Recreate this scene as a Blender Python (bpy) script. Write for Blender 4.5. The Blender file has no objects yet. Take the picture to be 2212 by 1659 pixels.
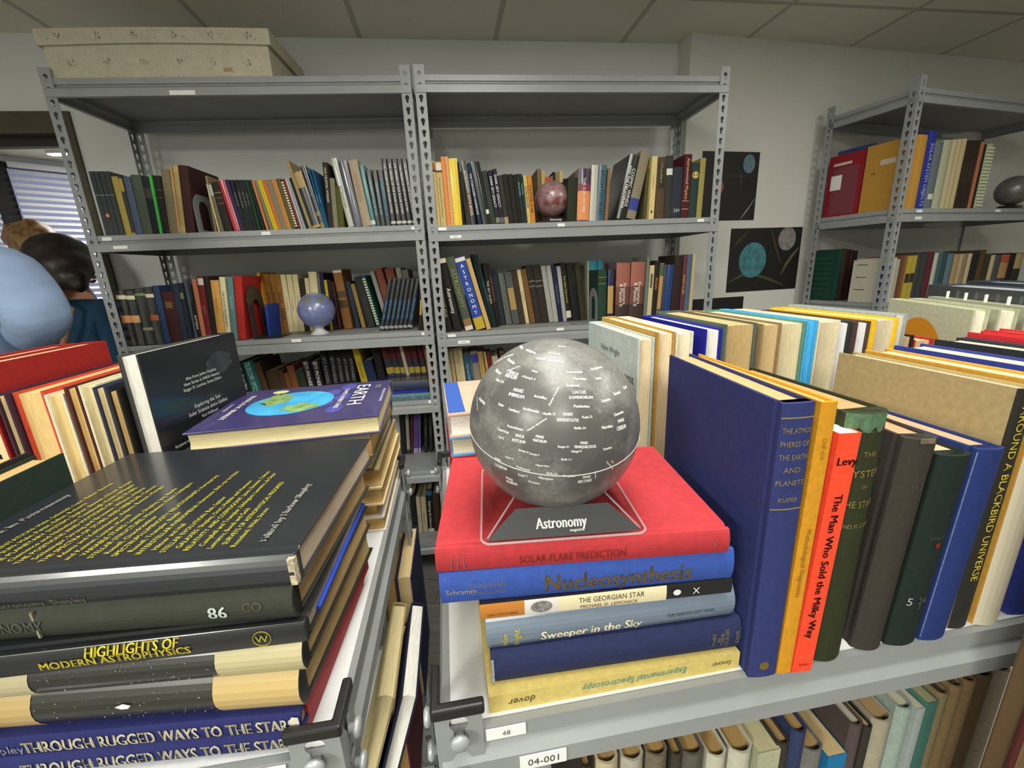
import bpy, math, random
from mathutils import Vector, Matrix
from mathutils.geometry import tessellate_polygon
random.seed(7)
S = bpy.context.scene
C = S.collection
PI = math.pi

# ------------------------------------------------------------------ camera
EYE = Vector((0, 0, 1.41))
PITCH, ROLL, FOCAL = math.radians(15.06), math.radians(-2.5), 920.0      # focal length in pixels of a 2212 wide frame
def camera_axes():
    up = Vector((math.sin(ROLL)*math.cos(PITCH), -math.cos(ROLL)*math.cos(PITCH), -math.sin(PITCH)))
    z = Vector((0, 0, 1)); fw = (z - up*z.dot(up)).normalized(); rt = fw.cross(up)
    return rt, fw, up                     # world axes seen in camera space (x right, y down, z forward)
_r, _f, _u = camera_axes()
cd = bpy.data.cameras.new('camera'); cd.sensor_width = 36; cd.lens = 36*FOCAL/2212; cd.clip_start = .01
cam = bpy.data.objects.new('camera', cd); C.objects.link(cam)
cam.matrix_world = Matrix(((_r.x, -_r.y, -_r.z, EYE.x), (_f.x, -_f.y, -_f.z, EYE.y), (_u.x, -_u.y, -_u.z, EYE.z), (0, 0, 0, 1)))
S.camera = cam
# ------------------------------------------------------------------ light and exposure
S.view_settings.view_transform = 'Standard'; S.view_settings.look = 'None'; S.view_settings.gamma = 1
S.view_settings.use_curve_mapping = False
S.view_settings.exposure = -0.08
S.cycles.max_bounces = 8; S.cycles.transparent_max_bounces = 16
W = bpy.data.worlds.new('daylight'); S.world = W; W.use_nodes = True
W.node_tree.nodes['Background'].inputs[0].default_value = (.75, .87, 1, 1)
W.node_tree.nodes['Background'].inputs[1].default_value = 1.0
def area(name, loc, sx, sy, power, col=(1, .97, .9), rot=(0, 0, 0)):
    l = bpy.data.lights.new(name, 'AREA'); l.shape = 'RECTANGLE'; l.size = sx; l.size_y = sy; l.energy = power; l.color = col
    o = bpy.data.objects.new(name, l); C.objects.link(o); o.location = loc; o.rotation_euler = rot; return o
CEIL = 2.44
LAMPS = [('troffer_light_near', .12, .42, 29), ('fill_light_behind', .1, -.8, 8), ('fill_light_right', 1.85, .6, 26), ('fill_light_rear', .3, -1.9, 48), ('fill_light_rear_left', -1.7, -1.9, 130)]  # near troffer is read off the wall shadow; other four are added fill lamps
YAW = math.radians(8)
for nm, x, y, p in LAMPS:
    area(nm, (x, y, CEIL-.012), .55, 1.14, p, (1, .985, .885), (0, 0, YAW))

# ------------------------------------------------------------------ helpers
def hexc(h, k=1.0):
    h = h.lstrip('#'); out = []
    for i in (0, 2, 4):
        v = int(h[i:i+2], 16)/255; out.append(min(1, k*(v/12.92 if v <= .04045 else ((v+.055)/1.055)**2.4)))
    return out
_mats = {}
def mat(name, col, rough=.6, spec=.5, metal=0., coat=0., var=0., scale=40., stretch=(1, 1, 1), bump=0., emit=0., key=None):
    key = key or (name, col if isinstance(col, str) else tuple(col), rough, metal, coat, var, scale, stretch, bump, emit)
    if key in _mats: return _mats[key]
    m = bpy.data.materials.new(name); m.use_nodes = True; nt = m.node_tree; b = nt.nodes['Principled BSDF']
    c = hexc(col) if isinstance(col, str) else list(col)
    b.inputs['Base Color'].default_value = (*c, 1); b.inputs['Roughness'].default_value = rough
    b.inputs['Metallic'].default_value = metal; b.inputs['Specular IOR Level'].default_value = spec
    b.inputs['Coat Weight'].default_value = coat; b.inputs['Coat Roughness'].default_value = .12
    if emit: b.inputs['Emission Color'].default_value = (*c, 1); b.inputs['Emission Strength'].default_value = emit
    if var or bump:
        tc = nt.nodes.new('ShaderNodeTexCoord'); mp = nt.nodes.new('ShaderNodeMapping'); n = nt.nodes.new('ShaderNodeTexNoise')
        mp.inputs['Scale'].default_value = stretch; n.inputs['Scale'].default_value = scale; n.inputs['Detail'].default_value = 5
        nt.links.new(tc.outputs['Object'], mp.inputs[0]); nt.links.new(mp.outputs[0], n.inputs['Vector'])
        if var:
            r = nt.nodes.new('ShaderNodeValToRGB'); r.color_ramp.elements[0].position = .3; r.color_ramp.elements[1].position = .7
            r.color_ramp.elements[0].color = (*[v*(1-var) for v in c], 1); r.color_ramp.elements[1].color = (*[min(1, v*(1+var)) for v in c], 1)
            nt.links.new(n.outputs['Fac'], r.inputs[0]); nt.links.new(r.outputs[0], b.inputs['Base Color'])
        if bump:
            bp = nt.nodes.new('ShaderNodeBump'); bp.inputs['Strength'].default_value = bump; bp.inputs['Distance'].default_value = .001
            nt.links.new(n.outputs['Fac'], bp.inputs['Height']); nt.links.new(bp.outputs[0], b.inputs['Normal'])
    _mats[key] = m; return m
def cloth(c): return mat('book_cloth', c, .78, .3, var=.10, scale=160, bump=.25)
def gloss(c): return mat('glossy_jacket', c, .32, .5, coat=.5, var=.05, scale=30)
def paper(c): return mat('page_edges', c, .85, .2, var=.16, scale=60, stretch=(26, 1, 1))
def ink(c, r=.55): return mat('printing_ink', c, r, .3)

class MB:
    """collects shapes and links them as ONE mesh object"""
    def __init__(s): s.v = []; s.f = []; s.mi = []; s.m = 0
    def add(s, vs, fs):
        k = len(s.v); s.v += [tuple(v) for v in vs]; s.f += [tuple(i+k for i in f) for f in fs]; s.mi += [s.m]*len(fs); return s
    def box(s, x0, x1, y0, y1, z0, z1):
        return s.add([(x0,y0,z0),(x1,y0,z0),(x1,y1,z0),(x0,y1,z0),(x0,y0,z1),(x1,y0,z1),(x1,y1,z1),(x0,y1,z1)],
                     [(3,2,1,0),(4,5,6,7),(0,1,5,4),(1,2,6,5),(2,3,7,6),(3,0,4,7)])
    def prism(s, poly, a, b, axes='xyz'):
        """polygon in the first two axes, extruded from a to b along the third"""
        n = len(poly); ix = ['xyz'.index(c) for c in axes]; vs = []
        for h in (a, b):
            for p in poly:
                q = [0, 0, 0]; q[ix[0]] = p[0]; q[ix[1]] = p[1]; q[ix[2]] = h; vs.append(q)
        return s.add(vs, [tuple(range(n))[::-1], tuple(range(n, 2*n))] + [(i, (i+1) % n, n+(i+1) % n, n+i) for i in range(n)])
    def frustum(s, lo, hi):
        n = len(lo)
        return s.add(list(lo)+list(hi), [tuple(range(n))[::-1], tuple(range(n, 2*n))]+[(i, (i+1) % n, n+(i+1) % n, n+i) for i in range(n)])
    def lathe(s, prof, n=32, c=(0, 0, 0), cap=True):
        vs = []; fs = []
        for r, z in prof:
            for i in range(n):
                a = 2*PI*i/n; vs.append((c[0]+r*math.cos(a), c[1]+r*math.sin(a), c[2]+z))
        for j in range(len(prof)-1):
            for i in range(n): fs.append((j*n+i, j*n+(i+1) % n, (j+1)*n+(i+1) % n, (j+1)*n+i))
        if cap: fs += [tuple(range(n))[::-1], tuple(range((len(prof)-1)*n, len(prof)*n))]
        return s.add(vs, fs)
    def sphere(s, r, c=(0, 0, 0), nu=48, nv=32):
        vs = [(c[0], c[1], c[2]-r)]; fs = []
        for j in range(1, nv):
            t = -PI/2+PI*j/nv
            for i in range(nu):
                a = 2*PI*i/nu; vs.append((c[0]+r*math.cos(t)*math.cos(a), c[1]+r*math.cos(t)*math.sin(a), c[2]+r*math.sin(t)))
        vs.append((c[0], c[1], c[2]+r))
        for i in range(nu):
            fs.append((0, 1+(i+1) % nu, 1+i)); k = 1+(nv-2)*nu; fs.append((k+i, k+(i+1) % nu, len(vs)-1))
        for j in range(nv-2):
            for i in range(nu):
                a = 1+j*nu; fs.append((a+i, a+(i+1) % nu, a+nu+(i+1) % nu, a+nu+i))
        return s.add(vs, fs)
    def tube(s, pts, r, n=8, closed=False):
        pts = [Vector(p) for p in pts]; k = len(pts); vs = []; fs = []
        rr = r if isinstance(r, (list, tuple)) else [r]*k
        for i, p in enumerate(pts):
            d = (pts[(i+1) % k]-pts[i-1]) if closed else (pts[min(i+1, k-1)]-pts[max(i-1, 0)])
            d.normalize(); a = d.orthogonal().normalized() if i == 0 else (a-d*a.dot(d)).normalized(); b = d.cross(a)
            for j in range(n):
                t = 2*PI*j/n; vs.append(p+(a*math.cos(t)+b*math.sin(t))*rr[i])
        for i in range(k if closed else k-1):
            i2 = (i+1) % k
            for j in range(n): fs.append((i*n+j, i*n+(j+1) % n, i2*n+(j+1) % n, i2*n+j))
        if not closed: fs += [tuple(range(n))[::-1], tuple(range((k-1)*n, k*n))]
        return s.add(vs, fs)
    def build(s, name, mats, parent=None, M=None, smooth=False, bevel=0., seg=2):
        me = bpy.data.meshes.new(name); me.from_pydata(s.v, [], s.f); me.update()
        for m in (mats if isinstance(mats, (list, tuple)) else [mats]): me.materials.append(m)
        if any(s.mi): me.polygons.foreach_set('material_index', s.mi)
        if smooth: me.polygons.foreach_set('use_smooth', [True]*len(me.polygons))
        return link(name, me, parent, M, bevel, seg)
def link(name, me, parent=None, M=None, bevel=0., seg=2):
    o = bpy.data.objects.new(name, me); C.objects.link(o)
    if parent: o.parent = parent
    if M is not None: o.matrix_world = M if not parent else o.matrix_world
    if bevel:
        b = o.modifiers.new('bevel', 'BEVEL'); b.width = bevel; b.segments = seg; b.limit_method = 'ANGLE'; b.angle_limit = math.radians(40)
    return o
def tag(o, label=None, cat=None, group=None, kind=None):
    if label: o['label'] = label
    if cat: o['category'] = cat
    if group: o['group'] = group
    if kind: o['kind'] = kind
    return o
def thing(name, label, cat, M=Matrix(), group=None):
    o = bpy.data.objects.new(name, None); C.objects.link(o); o.empty_display_size = .02; o.matrix_world = M
    return tag(o, label, cat, group)

class Frame:
    """a place with its own yaw: a along the front, b to the rear, h up from the floor"""
    def __init__(s, x, y, deg):
        a = math.radians(deg); s.deg = deg; s.o = Vector((x, y, 0)); s.u = Vector((math.cos(a), math.sin(a), 0)); s.v = Vector((-math.sin(a), math.cos(a), 0))
    def at(s, a, b, h): return s.o+s.u*a+s.v*b+Vector((0, 0, h))
    def mat(s, a, b, h, X='u', Y='v', Z='z', turn=0., lean=0.):
        """matrix whose local axes run along frame directions ('u', '-u', 'v', 'z' ...)"""
        t = math.radians(turn); u = s.u*math.cos(t)+s.v*math.sin(t); v = -s.u*math.sin(t)+s.v*math.cos(t); d = {'u': u, 'v': v, 'z': Vector((0, 0, 1))}
        cols = [(-d[k[1]] if k[0] == '-' else d[k]) for k in (X, Y, Z)]
        M = Matrix.Identity(4)
        for i, c in enumerate(cols):
            for j in range(3): M[j][i] = c[j]
        M.translation = s.at(a, b, h)
        if lean: M = M @ Matrix.Rotation(math.radians(lean), 4, 'Y')
        return M

# ------------------------------------------------------------------ lettering
_glyph = {}
def glyphs(text, bold=0.):
    k = (text, bold)
    if k in _glyph: return _glyph[k]
    cu = bpy.data.curves.new('lettering', 'FONT'); cu.body = text; cu.size = 1; cu.resolution_u = 2; cu.offset = bold; cu.space_character = 1.02
    ob = bpy.data.objects.new('lettering', cu); me = bpy.data.meshes.new_from_object(ob)
    vs = [(v.co.x, v.co.y) for v in me.vertices]; fs = [tuple(p.vertices) for p in me.polygons]
    bpy.data.objects.remove(ob); bpy.data.curves.remove(cu); bpy.data.meshes.remove(me)
    xs = [v[0] for v in vs] or [0]; x0, x1 = min(xs), max(xs)
    cap = .70
    out = ([((x-(x0+x1)/2)/cap, y/cap-.5) for x, y in vs], fs, (x1-x0)/cap)      # centred, cap height 1
    _glyph[k] = out; return out
def put_text(mb, text, cap, maxlen, fn, bold=0., squeeze=1., slant=0.):
    """fn(u, v): u along the line, v up, both from the middle of the line"""
    vs, fs, w = glyphs(text)
    sx = cap*squeeze
    if w*sx > maxlen: sx = maxlen/w
    if sx < cap*.5: cap = sx/.5
    for q in ((-1, 0, 1) if bold else (0,)):          # a heavier line is the same line set three times, a hair apart
        mb.add([fn(x*sx+slant*y*cap+q*cap*.035, y*cap) for x, y in vs], fs)

# ------------------------------------------------------------------ books
def book(label, group, M, w, h, d, col, pages='#cdbf9c', kind='cloth', rb=.12, tb=None, paperback=False, text=None, tc='#ddd8c8', ts=.45, tpos=.5, bold=0.,
         bands=(), bw=1., comb=None, emblem=0, num=None, stack=0, text2=(), moon=0, groove=False, up=False, name='book', cat='book', bevel=0., lines=0, serif=0, face=0, jacket=None, slant=0., g=0, capcol=None):
    root = thing(name, label, cat, M, group)
    if g: kind = 'gloss'
    mt = (gloss if kind == 'gloss' else cloth)(col)
    tb = tb if tb is not None else min(.0024, w*.16)
    if paperback: tb = min(tb, .0006); rb = 0
    R = min(rb*w, .009); N = 8 if w > .008 else 4
    def sy(x): return R*(2*x/w-1)**2
    g0 = [(0, R+.009), (.0014, R+.007), (.0014, R+.005), (0, R+.003)] if groove else []
    outer = [(0, d)]+g0+[(w*i/N, sy(w*i/N)) for i in range(N+1)]+[(w-x, y) for x, y in reversed(g0)]+[(w, d)]
    inner = [(w-tb, d), (w-tb, R+tb)]+[(w*i/N, sy(w*i/N)+tb*1.1) for i in range(N-1, 0, -1)]+[(tb, R+tb), (tb, d)]
    inner = [p for p in inner if tb-1e-6 <= p[0] <= w-tb+1e-6]
    MB().prism(outer+inner, 0, h).build('cover', mt, root, bevel=bevel)
    e = .0006 if paperback else .003
    k = 0 if paperback else .004
    if comb is None or True:
        cv = .1*w
        fore = [(w-tb-(w-2*tb)*i/6, d-k-cv*(1-(2*i/6-1)**2)) for i in range(7)]
        back = [(tb+(w-2*tb)*i/6, R*.9+tb*1.2+sy(tb+(w-2*tb)*i/6)*.3) for i in range(7)]
        MB().prism(back+fore, e, h-e).build('page_block', paper(pages), root)
    put = lambda x, z, o=.0003: (x, sy(max(0, min(w, x)))-o, z)
    i = 0
    for bd in bands:
        mb = MB()
        if bd[0] == 'dot':
            c = (w*.5, h*bd[1]); r = w*.4; mb.add([put(c[0], c[1], .0005)]+[put(c[0]+r*math.cos(a*PI/8), c[1]+r*math.sin(a*PI/8), .0005) for a in range(16)], [(0, 1+a, 1+(a+1) % 16) for a in range(16)])
            mb.build('round_sticker', ink(bd[2]), root); continue
        z0, z1, c = bd; x0 = w*(1-bw)/2; nn = 6; o = .0003+.0001*i; i += 1
        vs = []
        for a in range(nn+1):
            x = x0+(w-2*x0)*a/nn; vs += [put(x, h*z0, o), put(x, h*z1, o)]
        mb.add(vs, [(2*a, 2*a+2, 2*a+3, 2*a+1) for a in range(nn)]).build('spine_band', mat('spine_print', c, .5 if kind == 'gloss' else .75), root)
    def spine_text(t, c, size, z, x=.5, maxlen=.8, b=0., uprt=False, o=.0009):
        mb = MB()
        if uprt: put_text(mb, t, size*w, w*.9, lambda u, v: put(w*x+u, h*z+v, o), b)
        else: put_text(mb, t, size*w, h*maxlen, lambda u, v: put(w*x+v, h*z-u, o), b, slant=slant)
        if mb.f: mb.build('spine_lettering', ink(c), root)
    if stack and text:
        mb = MB(); n = len(text); L = .72*h
        for q, ch in enumerate(text):
            z = h*.92-L*(q+.5)/n
            put_text(mb, ch, L/n*.62, w*.8, lambda u, v: put(w*.5+u, z+v, .0009))
        mb.build('spine_lettering', ink(tc), root)
    elif text: spine_text(text, tc, ts, tpos, maxlen=min(.8, 2*min(tpos, 1-tpos)*.95), b=bold, uprt=up)
    for t, c, sz, z, x in text2: spine_text(t, c, sz, z, x, .75)
    if num: spine_text(num, '#b9bcc2', .3, .16, uprt=True)
    if emblem: MB().add([put(w*.5+w*.16*math.cos(a*PI/6), h*.12+w*.24*math.sin(a*PI/6), .0005) for a in range(12)], [tuple(range(12))]).build('emblem', ink('#2a2620'), root)
    if moon:
        r = w*.3; a1 = [PI*(.35+1.3*q/10) for q in range(11)]
        pts = [(r*math.cos(a), r*math.sin(a)) for a in a1]; pin = [(r*.25+r*.82*math.cos(a), r*.82*math.sin(a)) for a in reversed(a1[1:-1])]
        MB().add([put(w*.5+p[0], h*moon+p[1], .0009) for p in pts+pin], [tuple(range(len(pts+pin)))]).build('crescent_emblem', ink('#e6dfca'), root)
    if comb:
        mb = MB(); n = 18
        for q in range(n):
            z = h*(.04+.92*(q+.5)/n); mb.box(w*.1, w*.9, -.0035, .004, z-h*.015, z+h*.015)
        mb.build('comb_binding', mat('comb_plastic', comb, .5), root)
    return root
def face_text(root, text, cap, y, z, maxlen, col, x, sgn=1, bold=0., across=False, name='cover_lettering', squeeze=1., slant=0.):
    """lettering on a book's cover board; the line is centred at (y, z) and reads away from the spine"""
    mb = MB(); dx = x+sgn*.0006
    put_text(mb, text, cap, maxlen, lambda u, v: (dx, y+u*sgn, z+v), bold, squeeze, slant)
    mb.build(name, ink(col), root)

TABLES = {}
# measured rows: position along the shelf, thickness, height, lean in degrees, set-back, look, cover colour, details
TABLES['A2'] = (1.594, "books on the left rack's upper book shelf", [
 (0.0651,0.0156,0.2202,-0.3,0.012,'slim slate journal volume, first of four','#1d2528',{'bands':((0.63,0.645,'#6a7470'),),'g':1}),
 (0.0813,0.0153,0.2198,-0.0,0.012,'slim slate journal volume with an orange dot','#1d2528',{'bands':((0.63,0.645,'#6a7470'),('dot',0.32,'#e8875c')),'g':1}),
 (0.0972,0.0147,0.2194,0.5,0.012,'slim slate journal volume with dark spine','#1d2528',{'bands':((0.63,0.645,'#6a7470'),),'g':1}),
 (0.114,0.017,0.2189,0.2,0.012,'slim slate journal volume beside the ochre book','#1d2528',{'bands':((0.63,0.645,'#6a7470'),),'g':1}),
 (0.1322,0.0224,0.2015,0.2,0.012,'worn ochre cloth book','#a3924a',{}),
 (0.1552,0.0129,0.1982,0.3,0.012,'thin grey book with yellow top label','#3c3d3a',{'bands':((0.76,0.98,'#a88f35'),(0,0.04,'#a88f35'))}),
 (0.1687,0.0233,0.2005,1.2,0.012,'faded blue-grey cloth book','#4d5a70',{}),
 (0.1926,0.0347,0.2052,1.9,0.012,'thick grey-green cloth book','#4c5549',{}),
 (0.2279,0.0263,0.1991,2.2,0.012,'dark navy book with faded red label','#1f2529',{'bands':((0.62,0.8,'#3b3433'),)}),
 (0.2547,0.0093,0.205,2.7,0.012,'bright green thin paperback','#35b13c',{'g':1}),
 (0.2647,0.0235,0.2009,3.6,0.012,'black-brown book with gold rules','#262322',{'bands':((0.62,0.63,'#6b604a'),(0.75,0.76,'#6b604a'))}),
 (0.2888,0.0292,0.2206,4.8,0.012,'taupe cloth book','#7b735a',{}),
 (0.3187,0.0085,0.2315,5.7,0.012,'thin orange-cream book','#b99263',{}),
 (0.3278,0.0173,0.2332,6.2,0.012,'cream mottled book','#b7a36c',{'bands':((0.1,0.9,'#a8925c'),)}),
 (0.3458,0.0321,0.233,6.4,0.012,'tall maroon book beside a steel bookend','#3c2120',{'d':0.2}),
 (0.4466,0.0072,0.1983,1.9,0.022,'tall thin tan book behind the bookend','#8a7c5c',{'d':0.2}),
 (0.4651,0.0052,0.168,-2.9,0.012,'thin cream booklet','#c4b583',{}),
 (0.4732,0.0105,0.1706,-3.6,0.012,'olive-grey book with pale label','#6e6a52',{'bands':((0.75,0.97,'#a9b0b2'),)}),
 (0.4897,0.0259,0.1734,-5.3,0.012,'dark brown book with gold bands','#2b2620',{'bands':((0.78,0.8,'#85733f'),(0.68,0.69,'#85733f'),(0.57,0.58,'#85733f'))}),
 (0.5217,0.0225,0.1806,-6.9,0.012,'red thin volume','#b2242e',{'g':1}),
 (0.5449,0.013,0.1814,-6.7,0.012,'purple thin volume','#38274f',{}),
 (0.5588,0.0113,0.18,-5.4,0.012,'first of four matching black-green journals','#23272a',{'text':'ANNUAL REVIEW','tc':'#8d8f83','ts':0.4,'tpos':0.62}),
 (0.5708,0.0128,0.1794,-4.0,0.012,'second of four matching black-green journals','#23272a',{'text':'ANNUAL REVIEW','tc':'#8d8f83','ts':0.4,'tpos':0.62}),
 (0.5842,0.0115,0.1791,-3.8,0.012,'third of four matching black-green journals','#23272a',{'text':'ANNUAL REVIEW','tc':'#8d8f83','ts':0.4,'tpos':0.62}),
 (0.5977,0.0099,0.1788,-4.1,0.012,'fourth of four matching black-green journals','#23272a',{'text':'ANNUAL REVIEW','tc':'#8d8f83','ts':0.4,'tpos':0.62}),
 (0.6111,0.0102,0.1786,-4.9,0.012,'dark green thin journal','#1f3a22',{}),
 (0.6264,0.0101,0.1781,-6.2,0.012,'dark teal-navy thin journal','#12242c',{}),
 (0.6417,0.0089,0.1756,-7.5,0.012,'orange thin paperback left of the yellow pair','#c0763f',{}),
 (0.6558,0.0095,0.1765,-8.8,0.012,'grey thin paperback beside yellow','#77756a',{}),
 (0.6681,0.0067,0.1791,-9.4,0.012,'yellow thin paperback, left of a pair','#c9b21e',{}),
 (0.6764,0.0075,0.1784,-9.5,0.012,'yellow thin paperback, right of a pair','#d0b91f',{}),
 (0.6846,0.0135,0.1779,-9.2,0.012,'rust orange paperback','#bd6c37',{}),
 (0.6991,0.0183,0.1785,-9.1,0.012,'grey-beige paperback','#7e7662',{}),
 (0.7183,0.0082,0.18,-9.0,0.012,'tan-orange paperback, left of a pair','#b87f3c',{}),
 (0.7272,0.0068,0.1794,-8.9,0.012,'tan-orange paperback, right of a pair','#c18a45',{}),
 (0.7349,0.0148,0.1806,-8.8,0.012,'olive brown book','#5c5433',{}),
 (0.7515,0.0095,0.1782,-9.0,0.012,'brown book with cream comb binding','#3f3624',{'comb':'#e0d6b0'}),
 (0.7634,0.0062,0.1808,-9.4,0.012,'thin red-striped booklet','#7a3238',{}),
 (0.7717,0.0045,0.1815,-9.7,0.012,'thin white booklet','#cfc4bd',{}),
 (0.7795,0.0088,0.1817,-10.4,0.012,'pale blue-grey booklet','#8e9ba0',{}),
 (0.7914,0.0069,0.1842,-11.0,0.012,'thin black booklet','#1e2022',{}),
 (0.8,0.0105,0.2434,-11.1,0.012,'tall thin tan board book leaning left','#97865f',{'d':0.2}),
 (0.812,0.0303,0.2043,-11.2,0.012,'glossy black book with tan top band','#20232b',{'bands':((0.72,0.99,'#a98c55'),(0,0.05,'#a98c55')),'g':1}),
 (0.8434,0.0156,0.2243,-10.3,0.012,'glossy black book with gold lower label','#1d1f26',{'bands':((0.2,0.27,'#8b7534'),(0.0,0.08,'#8b7534')),'g':1,'text':'Cosmology','tc':'#b9b0d0','ts':0.35,'tpos':0.6}),
 (0.8598,0.0062,0.2104,-8.5,0.012,'left of two teal-blue paperbacks','#1c5374',{'text':'INSTRUMENTS','tc':'#8fc0cf','ts':0.5,'tpos':0.5}),
 (0.8667,0.006,0.2092,-7.1,0.012,'right of two teal-blue paperbacks','#1d587c',{'text':'INSTRUMENTS','tc':'#8fc0cf','ts':0.5,'tpos':0.5}),
 (0.8733,0.0174,0.2317,2.6,0.012,'dark brown tall book with white spine title','#2f2820',{'text':'OUR CELESTIAL WORLDS','tc':'#e6e2d0','ts':0.42,'tpos':0.66}),
 (0.892,0.0168,0.1767,3.2,0.012,'grey-beige cloth book','#7d7764',{}),
 (0.9094,0.0221,0.1487,3.5,0.012,'dark olive and yellow book','#4f4d20',{}),
 (0.9481,0.0215,0.2457,-7.6,0.012,'tall glossy pale green book','#a6ab9d',{'g':1,'text':'ASTRONOMIE','tc':'#5a6660','ts':0.4,'tpos':0.45}),
 (0.9704,0.0319,0.2345,-7.2,0.012,'tall glossy silver-black book','#4b4c58',{'g':1}),
 (1.0032,0.0333,0.2376,-6.1,0.012,'tall beige book','#a7957f',{'text':'ASTROPHYSICS','tc':'#8b7a66','ts':0.3,'tpos':0.6}),
 (1.0373,0.0164,0.2218,-5.5,0.012,'teal glossy book','#2e6f70',{'g':1,'bands':((0.03,0.1,'#c9c9bd'),)}),
 (1.0544,0.0177,0.2028,-4.5,0.012,'left of three black books with teal lettering','#22282c',{'g':1,'text':'THE SKY OBSERVER','tc':'#7fb0b0','ts':0.55,'tpos':0.5}),
 (1.0733,0.0171,0.2018,-3.2,0.012,'middle of three black books with teal lettering','#22282c',{'g':1,'text':'THE SKY OBSERVER','tc':'#7fb0b0','ts':0.55,'tpos':0.5}),
 (1.0917,0.0193,0.2009,-2.8,0.012,'right of three black books with teal lettering','#22282c',{'g':1,'text':'THE SKY OBSERVER','tc':'#2f8fae','ts':0.55,'tpos':0.5}),
 (1.1131,0.018,0.2395,-2.9,0.012,'first of five identical black Solar System books','#1a1c22',{'g':1,'text':'THE ORIGIN OF THE SOLAR SYSTEM','tc':'#e9e6dc','ts':0.42,'tpos':0.56,'bands':((0.03,0.07,'#b9b9b2'),)}),
 (1.1346,0.0182,0.2389,-3.4,0.012,'second of five identical black Solar System books','#1a1c22',{'g':1,'text':'THE ORIGIN OF THE SOLAR SYSTEM','tc':'#e9e6dc','ts':0.42,'tpos':0.56,'bands':((0.03,0.07,'#b9b9b2'),)}),
 (1.1546,0.0183,0.2384,-3.6,0.012,'third of five identical black Solar System books','#1a1c22',{'g':1,'text':'THE ORIGIN OF THE SOLAR SYSTEM','tc':'#e9e6dc','ts':0.42,'tpos':0.56,'bands':((0.03,0.07,'#b9b9b2'),)}),
 (1.1762,0.0168,0.2383,-4.2,0.012,'fourth of five identical black Solar System books','#1a1c22',{'g':1,'text':'THE ORIGIN OF THE SOLAR SYSTEM','tc':'#e9e6dc','ts':0.42,'tpos':0.56,'bands':((0.03,0.07,'#b9b9b2'),)}),
 (1.1963,0.0185,0.2383,-4.7,0.012,'fifth of five identical black Solar System books','#1a1c22',{'g':1,'text':'THE ORIGIN OF THE SOLAR SYSTEM','tc':'#e9e6dc','ts':0.42,'tpos':0.56,'bands':((0.03,0.07,'#b9b9b2'),)}),
])
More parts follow.
